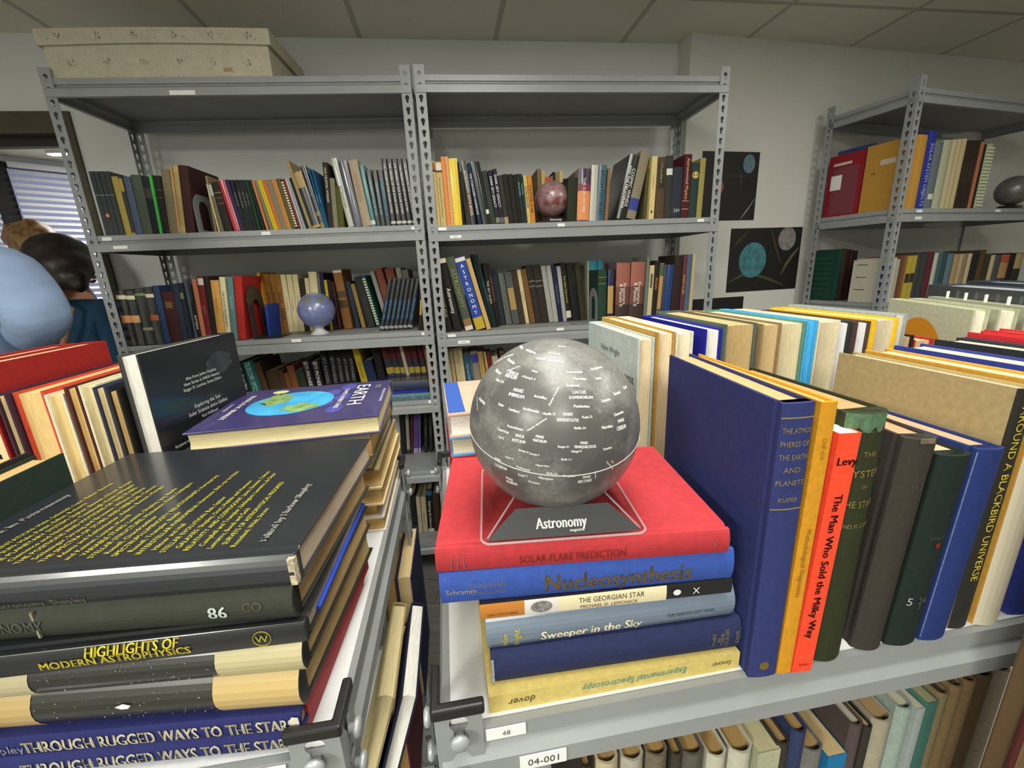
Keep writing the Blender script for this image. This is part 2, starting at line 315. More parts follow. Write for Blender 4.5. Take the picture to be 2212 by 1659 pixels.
TABLES['B2'] = (1.587, "books on the right rack's upper book shelf", [
 (0.0286,0.0239,0.2328,-1.0,0.012,'cream book with orange-brown top, left of a pair','#c2ab70',{'bands':((0.87,0.98,'#a4622b'),(0.84,0.87,'#4a2622')),'text':'The Fascinating World of Astronomy','tc':'#6b5a38','ts':0.3,'tpos':0.45}),
 (0.0537,0.022,0.23,-1.0,0.012,'cream book with white top, right of a pair','#c4ad74',{'bands':((0.87,0.98,'#d9d2c6'),(0.84,0.87,'#5a3530')),'text':'The Fascinating World of Astronomy','tc':'#6b5a38','ts':0.3,'tpos':0.45}),
 (0.0774,0.0146,0.2481,-1.2,0.012,'tall orange book','#e08b4c',{}),
 (0.0928,0.0115,0.2484,-1.1,0.012,'tall peach book','#dba170',{}),
 (0.1054,0.0327,0.2415,-1.2,0.012,'thick bright yellow book','#e3c416',{'g':1}),
 (0.1414,0.0065,0.2286,-1.7,0.012,'thin black book right of the yellow book','#1d1c1a',{}),
 (0.1532,0.0109,0.1951,-3.5,0.012,'dark olive thin book','#2c2c22',{}),
 (0.173,0.0186,0.2323,-6.2,0.012,'black and red-brown data book','#242322',{'g':1,'text':'ASTRONOMY DATA BOOK','tc':'#f1e6c4','ts':0.5,'tpos':0.5,'bands':((0.2,0.5,'#50302c'),)}),
 (0.1999,0.0149,0.2249,-8.0,0.012,'navy book with white handbook title','#1e2c46',{'text':'THE STARGAZERS HANDBOOK','tc':'#e8ecec','ts':0.5,'tpos':0.5}),
 (0.219,0.0214,0.2317,-8.8,0.012,'glossy black book right of the handbook','#17191c',{'g':1}),
 (0.2412,0.0113,0.2309,-8.5,0.012,'black thin book with a white square label','#20231f',{'bands':((0.17,0.24,'#d6dbd0'),)}),
 (0.2532,0.0192,0.1975,-8.2,0.012,'dark green-grey book','#323a2f',{}),
 (0.2738,0.0153,0.1979,-7.3,0.012,'left of two dark sky books','#26252c',{'text':'DARK SKY LEGACY','tc':'#e9e6ee','ts':0.6,'tpos':0.6,'bands':((0.02,0.12,'#7c7868'),)}),
 (0.2904,0.016,0.2023,-6.6,0.012,'right of two dark sky books','#26252c',{'text':'DARK SKY LEGACY','tc':'#e9e6ee','ts':0.6,'tpos':0.6,'bands':((0.02,0.12,'#5c5660'),)}),
 (0.3077,0.016,0.1793,-6.3,0.012,'dark book with tan foot','#35322e',{'bands':((0,0.14,'#9b8b6a'),)}),
 (0.3249,0.0189,0.1827,-6.1,0.012,'black-brown cloth book, left of three','#242019',{}),
 (0.3451,0.0184,0.1827,-5.7,0.012,'black-brown cloth book, middle of three','#231f19',{}),
 (0.3648,0.0104,0.1812,-5.4,0.012,'thin black cloth book, right of three','#201d18',{}),
 (0.3764,0.0118,0.1831,-5.2,0.012,'left of two teal-black pamphlets','#1c2a2c',{'text':'TELESCOPES','tc':'#7db3b6','ts':0.55,'tpos':0.7}),
 (0.3895,0.0095,0.1825,-5.0,0.012,'right of two teal-black pamphlets','#1d2c2e',{'text':'TELESCOPES','tc':'#7db3b6','ts':0.55,'tpos':0.7}),
 (0.4002,0.0133,0.1758,-4.3,0.012,'cream astronomy paperback','#c0ab66',{'text':'ASTRONOMY','tc':'#3a3220','ts':0.7,'tpos':0.55}),
 (0.4148,0.0175,0.1767,-4.1,0.012,'orange daytime star paperback','#c07a24',{'text':'DAYTIME STAR','tc':'#2f2210','ts':0.6,'tpos':0.5}),
 (0.472,0.014,0.2317,0.3,0.165,'olive tall book behind the red globe','#75694a',{}),
 (0.4873,0.016,0.2226,0.6,0.165,'cream paperback behind the red globe','#bf9f6a',{}),
 (0.5045,0.0228,0.1983,0.7,0.165,'orange-red paperback behind the red globe','#b4552f',{}),
 (0.5288,0.0092,0.2029,0.6,0.165,'grey-brown paperback behind the red globe','#7c6a55',{}),
 (0.5394,0.0087,0.2181,0.5,0.165,'thin black book behind the red globe','#241f1e',{}),
 (0.5493,0.0167,0.2137,0.6,0.165,'tan paperback behind the red globe','#8d744c',{}),
 (0.5673,0.0155,0.2223,0.6,0.165,'cream book at the red globe right edge','#bda974',{}),
 (0.584,0.0203,0.1906,0.5,0.165,'dark maroon book right of the red globe','#33201d',{}),
 (0.5633,0.0402,0.1655,2.0,0.012,'dark green-brown cloth book','#272b1c',{}),
 (0.6047,0.0505,0.1972,2.1,0.012,'purple book with an orange disc','#3a2440',{'g':1,'text':'THE SUN ON FIRE','tc':'#f0e2da','ts':0.22,'tpos':0.5,'bands':((0.02,0.58,'#d98950'),(0.58,0.72,'#7b1f42'))}),
 (0.6565,0.0273,0.2092,2.7,0.012,'white glossy book','#b9b5a8',{'g':1}),
 (0.685,0.0326,0.2089,3.1,0.012,'teal-blue glossy book','#34586a',{'g':1,'text':'BRIGHTER SKIES','tc':'#1f3540','ts':0.5,'tpos':0.5}),
 (0.729,0.0129,0.2026,3.5,0.04,'thin cream and red booklet','#8d6b4c',{}),
 (0.7717,0.0407,0.2458,12.6,0.012,'leaning black cosmic winds book','#181715',{'g':1,'d':0.2,'text2':(('COSMIC WINDS','#f3f1ea',0.34,0.5,0.68),('AND THE HELIOSPHERE','#f3f1ea',0.26,0.5,0.3)),'lines':1}),
 (0.8144,0.0386,0.2581,12.6,0.012,'leaning taupe book with a blue band','#857b66',{'bands':((0.13,0.31,'#2c3a86'),)}),
 (0.8935,0.0129,0.1977,2.6,0.03,'olive cloth book','#55512f',{}),
 (0.9089,0.0228,0.2377,1.6,0.012,'cream paperback with a small bird emblem','#d2bd83',{'emblem':1,'text':'COSMOLOGY','tc':'#8f7c48','ts':0.25,'tpos':0.6}),
 (0.9389,0.038,0.2348,0.1,0.012,'brown book with black title panel','#54402c',{'bands':((0.5,0.9,'#25241c'),),'bw':0.7,'text':'Wonders','tc':'#9a9468','ts':0.35,'tpos':0.75}),
 (0.9788,0.0285,0.2394,-0.1,0.012,'dark grey-green book with white label','#33362f',{'bands':((0.7,0.8,'#d2d6cb'),),'text':'','bw':0.9}),
 (1.0085,0.0427,0.197,0.4,0.012,'navy cloth book','#2a2f3a',{'num':'284'}),
 (1.0524,0.0309,0.2436,0.9,0.012,'maroon book with gold title','#4c171c',{'text':'Astronomical Physics','tc':'#d9b98d','ts':0.4,'tpos':0.62,'bands':((0.14,0.15,'#b99a7c'),(0.27,0.28,'#b99a7c'))}),
 (1.0849,0.0342,0.2116,1.2,0.012,'dark green book with a gold disc','#243a33',{'bands':(('dot',0.78,'#c3a55c'),)}),
 (1.1204,0.0229,0.2283,1.1,0.012,'olive-yellow book beside the right post','#948a4c',{}),
])
TABLES['A3'] = (1.178, "books on the left rack's middle shelf", [
 (0.0242,0.0356,0.2176,1.6,0.02,'black volume with cream and salmon labels','#26231f',{'bands':((0.84,0.91,'#d5cdb0'),(0.42,0.55,'#d58a5c')),'g':1}),
 (0.0609,0.0322,0.2145,1.6,0.02,'black volume with cream and peach labels','#262522',{'bands':((0.84,0.91,'#d5cdb0'),(0.42,0.55,'#d9a26c')),'g':1}),
 (0.0949,0.0376,0.2222,1.4,0.02,'black volume with green lettering','#20241f',{'bands':((0.87,0.91,'#6f8a45'),(0.26,0.31,'#8d9a6a')),'g':1}),
 (0.1336,0.0306,0.2252,1.5,0.02,'black volume with orange label','#232420',{'bands':((0.82,0.88,'#cfc7aa'),(0.42,0.52,'#a8562d')),'g':1}),
 (0.166,0.0224,0.2287,1.8,0.02,'deep blue cloth book','#263d5c',{}),
 (0.1897,0.0432,0.2055,2.3,0.02,'maroon book with gold lettering','#3f1c1b',{'bands':((0.68,0.8,'#6b4a24'),),'bw':0.6}),
 (0.2341,0.0224,0.2323,2.6,0.02,'dark navy book','#2a3040',{}),
 (0.2579,0.0165,0.2348,2.5,0.02,'navy-black book with gold bands','#222833',{'bands':((0.74,0.84,'#7b7748'),),'bw':0.7}),
 (0.2787,0.0108,0.2484,1.7,0.03,'grey-blue tall book','#4f5a63',{}),
 (0.2966,0.0137,0.1587,1.8,0.02,'short black book with white title','#1c1b1a',{'text':'PATTERNS','tc':'#e4dfc8','ts':0.6,'tpos':0.5}),
 (0.3115,0.0155,0.2471,2.5,0.02,'salmon orange book','#bd7253',{}),
 (0.3283,0.0203,0.2568,3.9,0.02,'maroon-red book with white top label','#6e2326',{'bands':((0.87,0.97,'#cfc9ba'),),'text':'Spectra','tc':'#c97f80','ts':0.35,'tpos':0.5}),
 (0.3498,0.0197,0.2559,4.1,0.02,'black-brown book','#251f1c',{}),
 (0.3708,0.0309,0.2387,4.6,0.02,'ochre-tan book','#cf9c52',{'text':'Astronomie','tc':'#9c6f30','ts':0.25,'tpos':0.6}),
 (0.403,0.0207,0.2509,5.3,0.02,'cream book with black title','#d6cda6',{'text':'THE FACE OF THE DEEP FIELD','tc':'#4b4636','ts':0.35,'tpos':0.5}),
 (0.425,0.0222,0.2482,6.6,0.02,'teal-grey book','#5a7f80',{'text':'RELATIVITY','tc':'#a3c0bd','ts':0.3,'tpos':0.6}),
 (0.4492,0.03,0.2508,7.1,0.02,'thick red book with a red bookend','#a92823',{'d':0.17}),
 (0.5351,0.0111,0.1325,3.8,0.09,'short blue book','#1f3a8a',{}),
 (0.494,0.0109,0.2638,0.6,0.18,'yellow-orange book','#c6901c',{}),
 (0.5053,0.0228,0.2571,0.6,0.2,'left of three brown panelled books','#8b6029',{'bands':((0.5,0.7,'#6b481c'),(0.22,0.42,'#6b481c')),'bw':0.55}),
 (0.5294,0.0228,0.2561,0.7,0.2,'middle of three brown panelled books','#8b6029',{'bands':((0.5,0.7,'#6b481c'),(0.22,0.42,'#6b481c')),'bw':0.55}),
 (0.5536,0.0247,0.2551,0.6,0.2,'right of three brown panelled books','#8b6029',{'bands':((0.5,0.7,'#6b481c'),(0.22,0.42,'#6b481c')),'bw':0.55}),
 (0.5795,0.0212,0.2522,0.9,0.2,'left of three cream paperbacks','#cdc196',{'text':'Proceedings','tc':'#8c815c','ts':0.4,'tpos':0.5}),
 (0.6021,0.0213,0.2512,1.5,0.2,'middle of three cream paperbacks','#cdc196',{'text':'Proceedings','tc':'#8c815c','ts':0.4,'tpos':0.5}),
 (0.6246,0.022,0.2502,2.0,0.2,'right of three cream paperbacks','#cdc196',{'text':'Proceedings','tc':'#8c815c','ts':0.4,'tpos':0.5}),
 (0.6479,0.0213,0.229,2.4,0.2,'dark brown book behind the earth globe','#2f2a1c',{}),
 (0.6706,0.0161,0.2324,2.7,0.2,'short cream book behind the earth globe','#c7bb95',{}),
 (0.6881,0.0343,0.2576,2.9,0.2,'tall cream book behind the earth globe','#d2c69e',{}),
 (0.7258,0.0078,0.2509,3.1,0.2,'thin striped grey book','#6a6862',{}),
 (0.7385,0.0157,0.2511,2.2,0.2,'navy-purple thin book','#25233f',{}),
 (0.7581,0.0115,0.2209,1.4,0.2,'thin yellow book','#c0a41f',{}),
 (0.775,0.0138,0.2218,0.3,0.2,'black book right of the thin yellow book','#1b1b1a',{}),
 (0.7951,0.0128,0.2125,-1.2,0.2,'maroon book with dotted gold','#381a1c',{}),
 (0.8162,0.0373,0.2622,-3.1,0.21,'brown calf book with dark panels','#8a5f33',{'bands':((0.53,0.64,'#4d3d22'),(0.36,0.5,'#4d3d22'),(0.95,0.99,'#d9cdb8'))}),
 (0.8659,0.0206,0.2106,-5.2,0.22,'slate blue book','#26343d',{}),
 (0.8945,0.0165,0.1993,-7.1,0.22,'thin tan book','#8d7440',{}),
 (0.9207,0.0329,0.2313,-8.5,0.22,'thick charcoal book','#2d302f',{}),
 (0.9621,0.0165,0.2336,-10.2,0.22,'teal comb-bound book','#0f5a55',{'comb':'#cfc6a5'}),
 (1.0054,0.0171,0.2514,-10.2,0.22,'silver-grey tall book','#8c8a82',{}),
 (1.0224,0.031,0.2621,-9.1,0.23,'left of two red-brown tall books','#7d4535',{}),
 (1.0552,0.0386,0.2585,-7.0,0.23,'right of two red-brown tall books','#79422f',{}),
 (1.0954,0.0224,0.2597,-5.1,0.23,'grey-cream book top','#8f8d78',{}),
 (1.1192,0.0267,0.2495,-4.6,0.23,'grey silver book top','#6a6a66',{}),
 (1.0045,0.0172,0.2216,16.0,0.075,'first of seven leaning black books','#15171b',{'g':1,'d':0.13,'text':'DREAMSCAPES','tc':'#3d84b0','ts':0.5,'tpos':0.4,'bands':((0.03,0.08,'#8d8d88'),)}),
 (1.0237,0.0179,0.2209,15.9,0.075,'second of seven leaning black books','#15171b',{'g':1,'d':0.13,'text':'DREAMSCAPES','tc':'#3d84b0','ts':0.5,'tpos':0.4,'bands':((0.03,0.08,'#8d8d88'),)}),
 (1.0439,0.0177,0.2197,15.8,0.075,'third of seven leaning black books','#15171b',{'g':1,'d':0.13,'text':'DREAMSCAPES','tc':'#3d84b0','ts':0.5,'tpos':0.4,'bands':((0.03,0.08,'#8d8d88'),)}),
 (1.0641,0.0173,0.2186,15.6,0.075,'fourth of seven leaning black books','#15171b',{'g':1,'d':0.13,'text':'DREAMSCAPES','tc':'#3d84b0','ts':0.5,'tpos':0.4,'bands':((0.03,0.08,'#8d8d88'),)}),
 (1.0837,0.0169,0.2176,15.4,0.075,'fifth of seven leaning black books','#15171b',{'g':1,'d':0.13,'text':'DREAMSCAPES','tc':'#3d84b0','ts':0.5,'tpos':0.4,'bands':((0.03,0.08,'#8d8d88'),)}),
 (1.1026,0.017,0.2167,15.3,0.075,'sixth of seven leaning black books','#15171b',{'g':1,'d':0.13,'text':'DREAMSCAPES','tc':'#3d84b0','ts':0.5,'tpos':0.4,'bands':((0.03,0.08,'#8d8d88'),)}),
 (1.1216,0.0206,0.2157,15.3,0.075,'seventh of seven leaning black books','#15171b',{'g':1,'d':0.13,'text':'DREAMSCAPES','tc':'#3d84b0','ts':0.5,'tpos':0.4,'bands':((0.03,0.08,'#8d8d88'),)}),
 (1.1749,0.0156,0.208,6.7,0.03,'left of two black and yellow paperbacks','#1f1b10',{'bands':((0.3,0.6,'#c89a20'),),'bw':0.5}),
 (1.1918,0.0152,0.2071,6.7,0.03,'right of two black and yellow paperbacks','#1f1b10',{'bands':((0.28,0.5,'#b5772a'),),'bw':0.5}),
])
TABLES['B3'] = (1.164, "books on the right rack's middle shelf", [
 (0.0392,0.0251,0.2213,-6.8,0.03,'short black book with cream title beside the post','#1d1c18',{'text':'THE STAR ATLAS','tc':'#d6cfa8','ts':0.35,'tpos':0.5}),
 (0.0728,0.0317,0.3043,-8.7,0.03,'black book with white Astronomy title','#1c1a17',{'text':'Astronomy','tc':'#ece7d8','ts':0.5,'tpos':0.42,'serif':1,'bands':((0.93,0.99,'#cfc6b0'),)}),
 (0.1211,0.0335,0.3075,-11.5,0.03,'olive-green astronomy volume','#48503f',{'text':'ASTRONOMY','tc':'#8a8a5c','ts':0.55,'tpos':0.58,'bands':((0.0,0.06,'#cfc6ba'),(0.06,0.16,'#8a643a'))}),
 (0.1659,0.0415,0.3069,-13.2,0.03,'blue astronomy volume with a yellow foot','#2c4596',{'text':'ASTRONOMY','tc':'#efeee6','ts':0.55,'tpos':0.6,'stack':1,'bands':((0,0.17,'#b99c2a'),(0.94,0.99,'#d8d4c8'))}),
 (0.2121,0.0179,0.3016,-13.6,0.03,'tan thin book leaning on the blue volume','#c0a064',{}),
 (0.2333,0.0093,0.3208,-12.0,0.1,'left of two tall dark teal books','#152628',{}),
 (0.2441,0.0155,0.3183,-12.0,0.1,'right of two tall dark teal books','#172b2d',{'text':'THE ASTRONOMER','tc':'#37788a','ts':0.45,'tpos':0.5}),
 (0.2443,0.0179,0.2784,-6.4,0.11,'black book with cream guide title','#191714',{'text':'THE SKY GUIDE','tc':'#cfc7a0','ts':0.55,'tpos':0.55}),
 (0.2635,0.0127,0.2749,-6.4,0.11,'black thin book with red lettering','#1e1716',{'text':'COMETS AND ASTEROIDS','tc':'#a05a4c','ts':0.5,'tpos':0.6}),
 (0.2823,0.0242,0.2479,-7.2,0.16,'dark slate cloth book','#2a3136',{}),
 (0.3105,0.0268,0.233,-7.4,0.16,'grey-green jacketed book','#565c56',{'g':1}),
 (0.341,0.032,0.2347,-7.5,0.16,'grey book with a gold picture label','#4d534f',{'bands':((0.28,0.7,'#a4864a'),),'bw':0.85}),
 (0.3754,0.0238,0.2417,-7.7,0.16,'dark brown book with dark lettering','#3b3026',{}),
 (0.4013,0.0167,0.2433,-7.9,0.16,'cream book beside a brown one','#c5b78a',{'text':'STARRY SKY','tc':'#8a7d58','ts':0.35,'tpos':0.5}),
 (0.4227,0.0241,0.2453,-8.8,0.16,'mid-brown cloth book','#6e4d2a',{}),
 (0.4493,0.0267,0.2612,-8.7,0.16,'left of two black-brown books with bands','#2d2722',{'bands':((0.63,0.65,'#6e675c'),(0.72,0.74,'#6e675c'))}),
 (0.4777,0.0327,0.2603,-8.5,0.16,'right of two black-brown books with bands','#2e2723',{'bands':((0.63,0.65,'#6e675c'),(0.72,0.74,'#6e675c'))}),
 (0.512,0.0215,0.256,-7.8,0.16,'left of two pale grey books','#9b9a93',{}),
 (0.5349,0.0203,0.2558,-7.4,0.16,'right of two pale grey books','#a3a29b',{}),
 (0.5566,0.021,0.2548,-7.0,0.16,'navy book with faint title','#1d213a',{'text':'DOUBLE PLANETS','tc':'#6d7390','ts':0.35,'tpos':0.5}),
 (0.579,0.0171,0.2506,-6.7,0.16,'thin silver-white book','#a0a1a3',{}),
 (0.5975,0.0218,0.2646,-6.6,0.16,'black book with yellow-green title','#22221a',{'text':'The New Astronomy','tc':'#b9ad2c','ts':0.45,'tpos':0.55,'bands':((0.06,0.18,'#d5cfc0'),)}),
 (0.624,0.038,0.26,-6.5,0.16,'thick black cloth book','#1c1c1a',{}),
 (0.6639,0.0259,0.2621,-6.6,0.16,'dark olive cloth book','#34331e',{}),
 (0.698,0.0073,0.2681,-1.1,0.16,'thin cream book behind the grey bookend','#a9a68c',{}),
 (0.7065,0.0371,0.2682,-1.0,0.16,'left of two turquoise books','#2f7f90',{}),
 (0.7448,0.0254,0.2694,-0.6,0.16,'right of two turquoise books','#2f7c8e',{}),
 (0.6997,0.0379,0.227,0.0,0.02,'dark green cloth book with gold rules','#1f3a2e',{'d':0.18,'bands':((0.86,0.87,'#8a7d3c'),(0.74,0.76,'#5c5a34'))}),
 (0.7418,0.0248,0.227,0.4,0.02,'navy and gold pictured book','#252850',{'g':1,'bands':((0.18,0.7,'#b09250'),)}),
 (0.7788,0.0605,0.2536,0.7,0.02,'left of two thick maroon twin volumes','#6b4038',{'g':1,'bands':((0.6,0.99,'#96594a'),(0,0.3,'#3a2724')),'text2':(('Protostars','#efe6da',0.24,0.48,0.6),('& Planets II','#efe6da',0.24,0.46,0.36))}),
 (0.8408,0.0638,0.2541,1.5,0.02,'right of two thick maroon twin volumes','#6b4038',{'g':1,'bands':((0.6,0.99,'#96594a'),(0,0.3,'#3a2724')),'text2':(('Protostars','#efe6da',0.24,0.48,0.6),('& Planets II','#efe6da',0.24,0.46,0.36))}),
 (0.9066,0.0129,0.2724,1.8,0.02,'thin grey-green book','#687069',{}),
 (0.9207,0.0197,0.2368,2.1,0.02,'cream paperback near the right end','#c3b587',{'bands':((0.6,0.85,'#55503e'),),'bw':0.5}),
 (0.9416,0.0223,0.2553,2.5,0.02,'black book with orange moon title','#221e1c',{'text':'MOON','tc':'#d98a2c','ts':0.5,'tpos':0.62}),
 (0.9664,0.0158,0.2435,2.8,0.02,'tan book with green ends','#b28d57',{'bands':((0.78,0.99,'#3f5a35'),(0,0.2,'#3f5a35'))}),
 (0.9834,0.0158,0.2368,3.0,0.02,'navy glossy book','#2a3a58',{'g':1}),
 (1.0004,0.0266,0.2354,3.0,0.02,'bright navy-blue glossy book','#10386e',{'g':1}),
 (1.0317,0.0382,0.2736,2.1,0.02,'tall black-maroon book','#2b1d1b',{}),
 (1.074,0.0161,0.2729,1.5,0.02,'tall maroon book with yellow title','#5e3036',{'text':'WORLD IN FIRE','tc':'#e3b52c','ts':0.5,'tpos':0.55}),
 (1.0941,0.0218,0.2753,0.9,0.02,'tall slate-blue book','#4e5a70',{}),
 (1.1171,0.0138,0.2762,1.1,0.02,'tall cream board book','#b3a57d',{}),
])
TABLES['A4'] = (0.878, "books on the left rack's lower shelf", [
 (0.3391,0.0411,0.167,-6.5,0.13,'blue paperback beyond the open jacket','#4a68a0',{'text':'Physics of Stars','tc':'#b8c6dc','ts':0.4,'tpos':0.6}),
 (0.3828,0.0209,0.1882,-6.6,0.13,'black book with white planet title','#17191c',{'text':'The Planet Mars','tc':'#e6e6e0','ts':0.5,'tpos':0.6}),
 (0.4054,0.0444,0.1892,-6.6,0.13,'teal telescope optics book','#17645c',{'text':'TELESCOPE OPTICS','tc':'#bfe0da','ts':0.45,'tpos':0.62}),
 (0.4521,0.0279,0.1838,-6.6,0.13,'brown cloth book right of the teal book','#4a3420',{}),
 (0.4816,0.0537,0.142,-3.3,0.13,'old olive-brown book','#3d3018',{}),
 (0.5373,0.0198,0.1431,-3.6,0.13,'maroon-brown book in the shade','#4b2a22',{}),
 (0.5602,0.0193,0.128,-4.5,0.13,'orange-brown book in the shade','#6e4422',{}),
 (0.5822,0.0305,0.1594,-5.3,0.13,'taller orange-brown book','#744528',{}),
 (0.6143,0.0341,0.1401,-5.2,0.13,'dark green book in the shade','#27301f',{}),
 (0.6512,0.0326,0.1789,-5.1,0.13,'left of two white-lettered pioneers books','#16151a',{'text':'SETI PIONEERS','tc':'#e9e6e0','ts':0.45,'tpos':0.6,'bands':((0.9,0.96,'#5a2038'),)}),
 (0.6858,0.0331,0.1768,-3.0,0.13,'right of two white-lettered pioneers books','#16151a',{'text':'SETI PIONEERS','tc':'#e9e6e0','ts':0.45,'tpos':0.6,'bands':((0.9,0.96,'#5a2038'),)}),
 (0.7261,0.0291,0.2167,-1.8,0.13,'first of five dark grey-lettered pioneers books','#121214',{'text':'SETI PIONEERS','tc':'#7d7d78','ts':0.45,'tpos':0.6}),
 (0.7577,0.0283,0.2149,-0.7,0.13,'second of five dark grey-lettered pioneers books','#121214',{'text':'SETI PIONEERS','tc':'#7d7d78','ts':0.45,'tpos':0.6}),
 (0.788,0.026,0.2132,-1.0,0.13,'third of five dark grey-lettered pioneers books','#121214',{'text':'SETI PIONEERS','tc':'#7d7d78','ts':0.45,'tpos':0.6}),
 (0.816,0.0242,0.2116,-1.1,0.13,'fourth of five dark grey-lettered pioneers books','#121214',{'text':'SETI PIONEERS','tc':'#7d7d78','ts':0.45,'tpos':0.6}),
 (0.8417,0.0244,0.2101,-1.2,0.13,'fifth of five dark grey-lettered pioneers books','#121214',{'text':'SETI PIONEERS','tc':'#7d7d78','ts':0.45,'tpos':0.6}),
 (0.8909,0.0289,0.2355,-7.7,0.13,'tall yellow book','#a8901c',{'text':'UNIVERSE','tc':'#4c4210','ts':0.4,'tpos':0.5}),
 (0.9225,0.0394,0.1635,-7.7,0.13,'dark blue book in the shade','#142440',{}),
 (0.964,0.0334,0.2185,-4.6,0.13,'black book left of the moon set','#141414',{}),
 (1.017,0.0323,0.2287,-8.4,0.13,'first of six books with crescent moon spines','#4c1a1c',{'bands':((0.56,0.72,'#20202c'),(0.42,0.55,'#9a8a2c'),(0.24,0.41,'#24304c'),(0,0.23,'#8f3222')),'moon':0.32}),
 (1.0517,0.0244,0.2263,-8.3,0.13,'second of six books with crescent moon spines','#4c1a1c',{'bands':((0.56,0.72,'#20202c'),(0.42,0.55,'#9a8a2c'),(0.24,0.41,'#24304c'),(0,0.23,'#8f3222')),'moon':0.32}),
 (1.0779,0.0183,0.2246,-7.8,0.13,'third of six books with crescent moon spines','#4c1a1c',{'bands':((0.56,0.72,'#20202c'),(0.42,0.55,'#9a8a2c'),(0.24,0.41,'#24304c'),(0,0.23,'#8f3222')),'moon':0.32}),
 (1.0979,0.0146,0.2268,-7.6,0.13,'thin cream board between the moon spines','#b3a68c',{}),
 (1.1142,0.0241,0.2221,-7.1,0.13,'fourth of six books with crescent moon spines','#4c1a1c',{'bands':((0.56,0.72,'#20202c'),(0.42,0.55,'#9a8a2c'),(0.24,0.41,'#24304c'),(0,0.23,'#8f3222')),'moon':0.32}),
 (1.14,0.0242,0.2199,-6.7,0.13,'fifth of six books with crescent moon spines','#4c1a1c',{'bands':((0.56,0.72,'#20202c'),(0.42,0.55,'#9a8a2c'),(0.24,0.41,'#24304c'),(0,0.23,'#8f3222')),'moon':0.32}),
 (1.1664,0.0209,0.218,-5.4,0.13,'sixth of six books with crescent moon spines','#4c1a1c',{'bands':((0.56,0.72,'#20202c'),(0.42,0.55,'#9a8a2c'),(0.24,0.41,'#24304c'),(0,0.23,'#8f3222')),'moon':0.32}),
 (1.1904,0.0216,0.2287,-4.8,0.13,'orange-brown book beside the middle post','#7c5126',{}),
])
TABLES['B4'] = (0.872, "books on the right rack's lower shelf", [
 (0.0357,0.0128,0.2073,-2.9,0.1,'cream book beside the middle post','#c2b48d',{}),
 (0.0516,0.016,0.2074,-3.0,0.1,'tan book','#b49c6c',{}),
 (0.0717,0.0383,0.2087,-3.6,0.1,'thick cream paperback','#bfae86',{'text':'Astronomy','tc':'#8b7d5a','ts':0.2,'tpos':0.8}),
 (0.1153,0.0255,0.1817,-4.2,0.1,'blue lettered book','#2d5066',{'text':'Stars and Atoms','tc':'#9fc0d0','ts':0.35,'tpos':0.5}),
 (0.1435,0.0064,0.1817,-4.7,0.1,'thin grey-blue book','#4d5f68',{}),
 (0.1513,0.0293,0.1882,-4.8,0.1,'grey book with a violet label','#7f7866',{'bands':((0.72,0.94,'#3a3486'),)}),
 (0.1828,0.0237,0.1846,-5.0,0.1,'tan cloth book','#a4854c',{}),
 (0.2115,0.0101,0.1829,-5.5,0.1,'thin cream book with black letters','#b09a62',{'text':'THE MOON','tc':'#5a4c2c','ts':0.5,'tpos':0.5}),
 (0.2244,0.0209,0.1716,-6.1,0.1,'maroon red book','#6e1e20',{}),
 (0.2475,0.0274,0.1614,-6.5,0.1,'cream book behind the moon globe','#bfb294',{}),
 (0.2858,0.0252,0.1732,-6.7,0.1,'brown book hidden behind the moon globe','#4a3a26',{}),
])
TABLES['A5'] = (0.545, "books on the left rack's second lowest shelf", [
 (1.0099,0.025,0.2346,2.2,0.2,'black book beside the stacked fore-edges','#17181a',{}),
 (1.0367,0.0151,0.2321,3.2,0.2,'grey-white slim book','#8a897c',{'bands':((0,0.1,'#1f3030'),)}),
 (1.0548,0.0132,0.2309,5.1,0.2,'thin dark red book','#3f1d20',{}),
 (1.0694,0.0101,0.2299,5.7,0.2,'left of three violet slim books','#55417f',{'bands':((0,0.12,'#9a8fb0'),)}),
 (1.0809,0.0086,0.229,5.8,0.2,'middle of three violet slim books','#55417f',{'bands':((0,0.12,'#9a8fb0'),)}),
 (1.0932,0.0109,0.2281,5.1,0.2,'right of three violet slim books','#55417f',{'bands':((0,0.12,'#9a8fb0'),)}),
 (1.1213,0.0167,0.226,4.6,0.2,'left of three black bound books','#221f1c',{'text':'QUARTERLY','tc':'#6d675a','ts':0.4,'tpos':0.5}),
 (1.1464,0.0167,0.2242,3.7,0.2,'middle of three black bound books','#221f1c',{'text':'QUARTERLY','tc':'#6d675a','ts':0.4,'tpos':0.5}),
 (1.1696,0.0174,0.2226,3.6,0.2,'right of three black bound books','#221f1c',{'text':'QUARTERLY','tc':'#6d675a','ts':0.4,'tpos':0.5}),
])
TABLES['A6'] = (0.165, "books on the left rack's lowest shelf", [
 (1.0421,0.0234,0.215,0.6,0.097,'black book low beside the fore-edges','#1c1d20',{}),
 (1.0692,0.0184,0.1974,1.0,0.097,'left of two cream slim books','#b9ae92',{'text':'Sky Survey','tc':'#7d745a','ts':0.35,'tpos':0.4}),
 (1.0901,0.0239,0.1952,1.5,0.097,'right of two cream slim books','#b3a78a',{'text':'Sky Survey','tc':'#7d745a','ts':0.35,'tpos':0.4}),
 (1.1183,0.0267,0.2323,1.7,0.097,'black book with white exploring title','#15171a',{'text':'Exploring the Unknown','tc':'#dcdcd0','ts':0.4,'tpos':0.4,'bands':((0.85,0.97,'#1d5a80'),(0,0.07,'#c9c9bd'))}),
 (1.1479,0.0274,0.2098,1.6,0.097,'brown book on the lowest shelf','#3a2c20',{}),
])
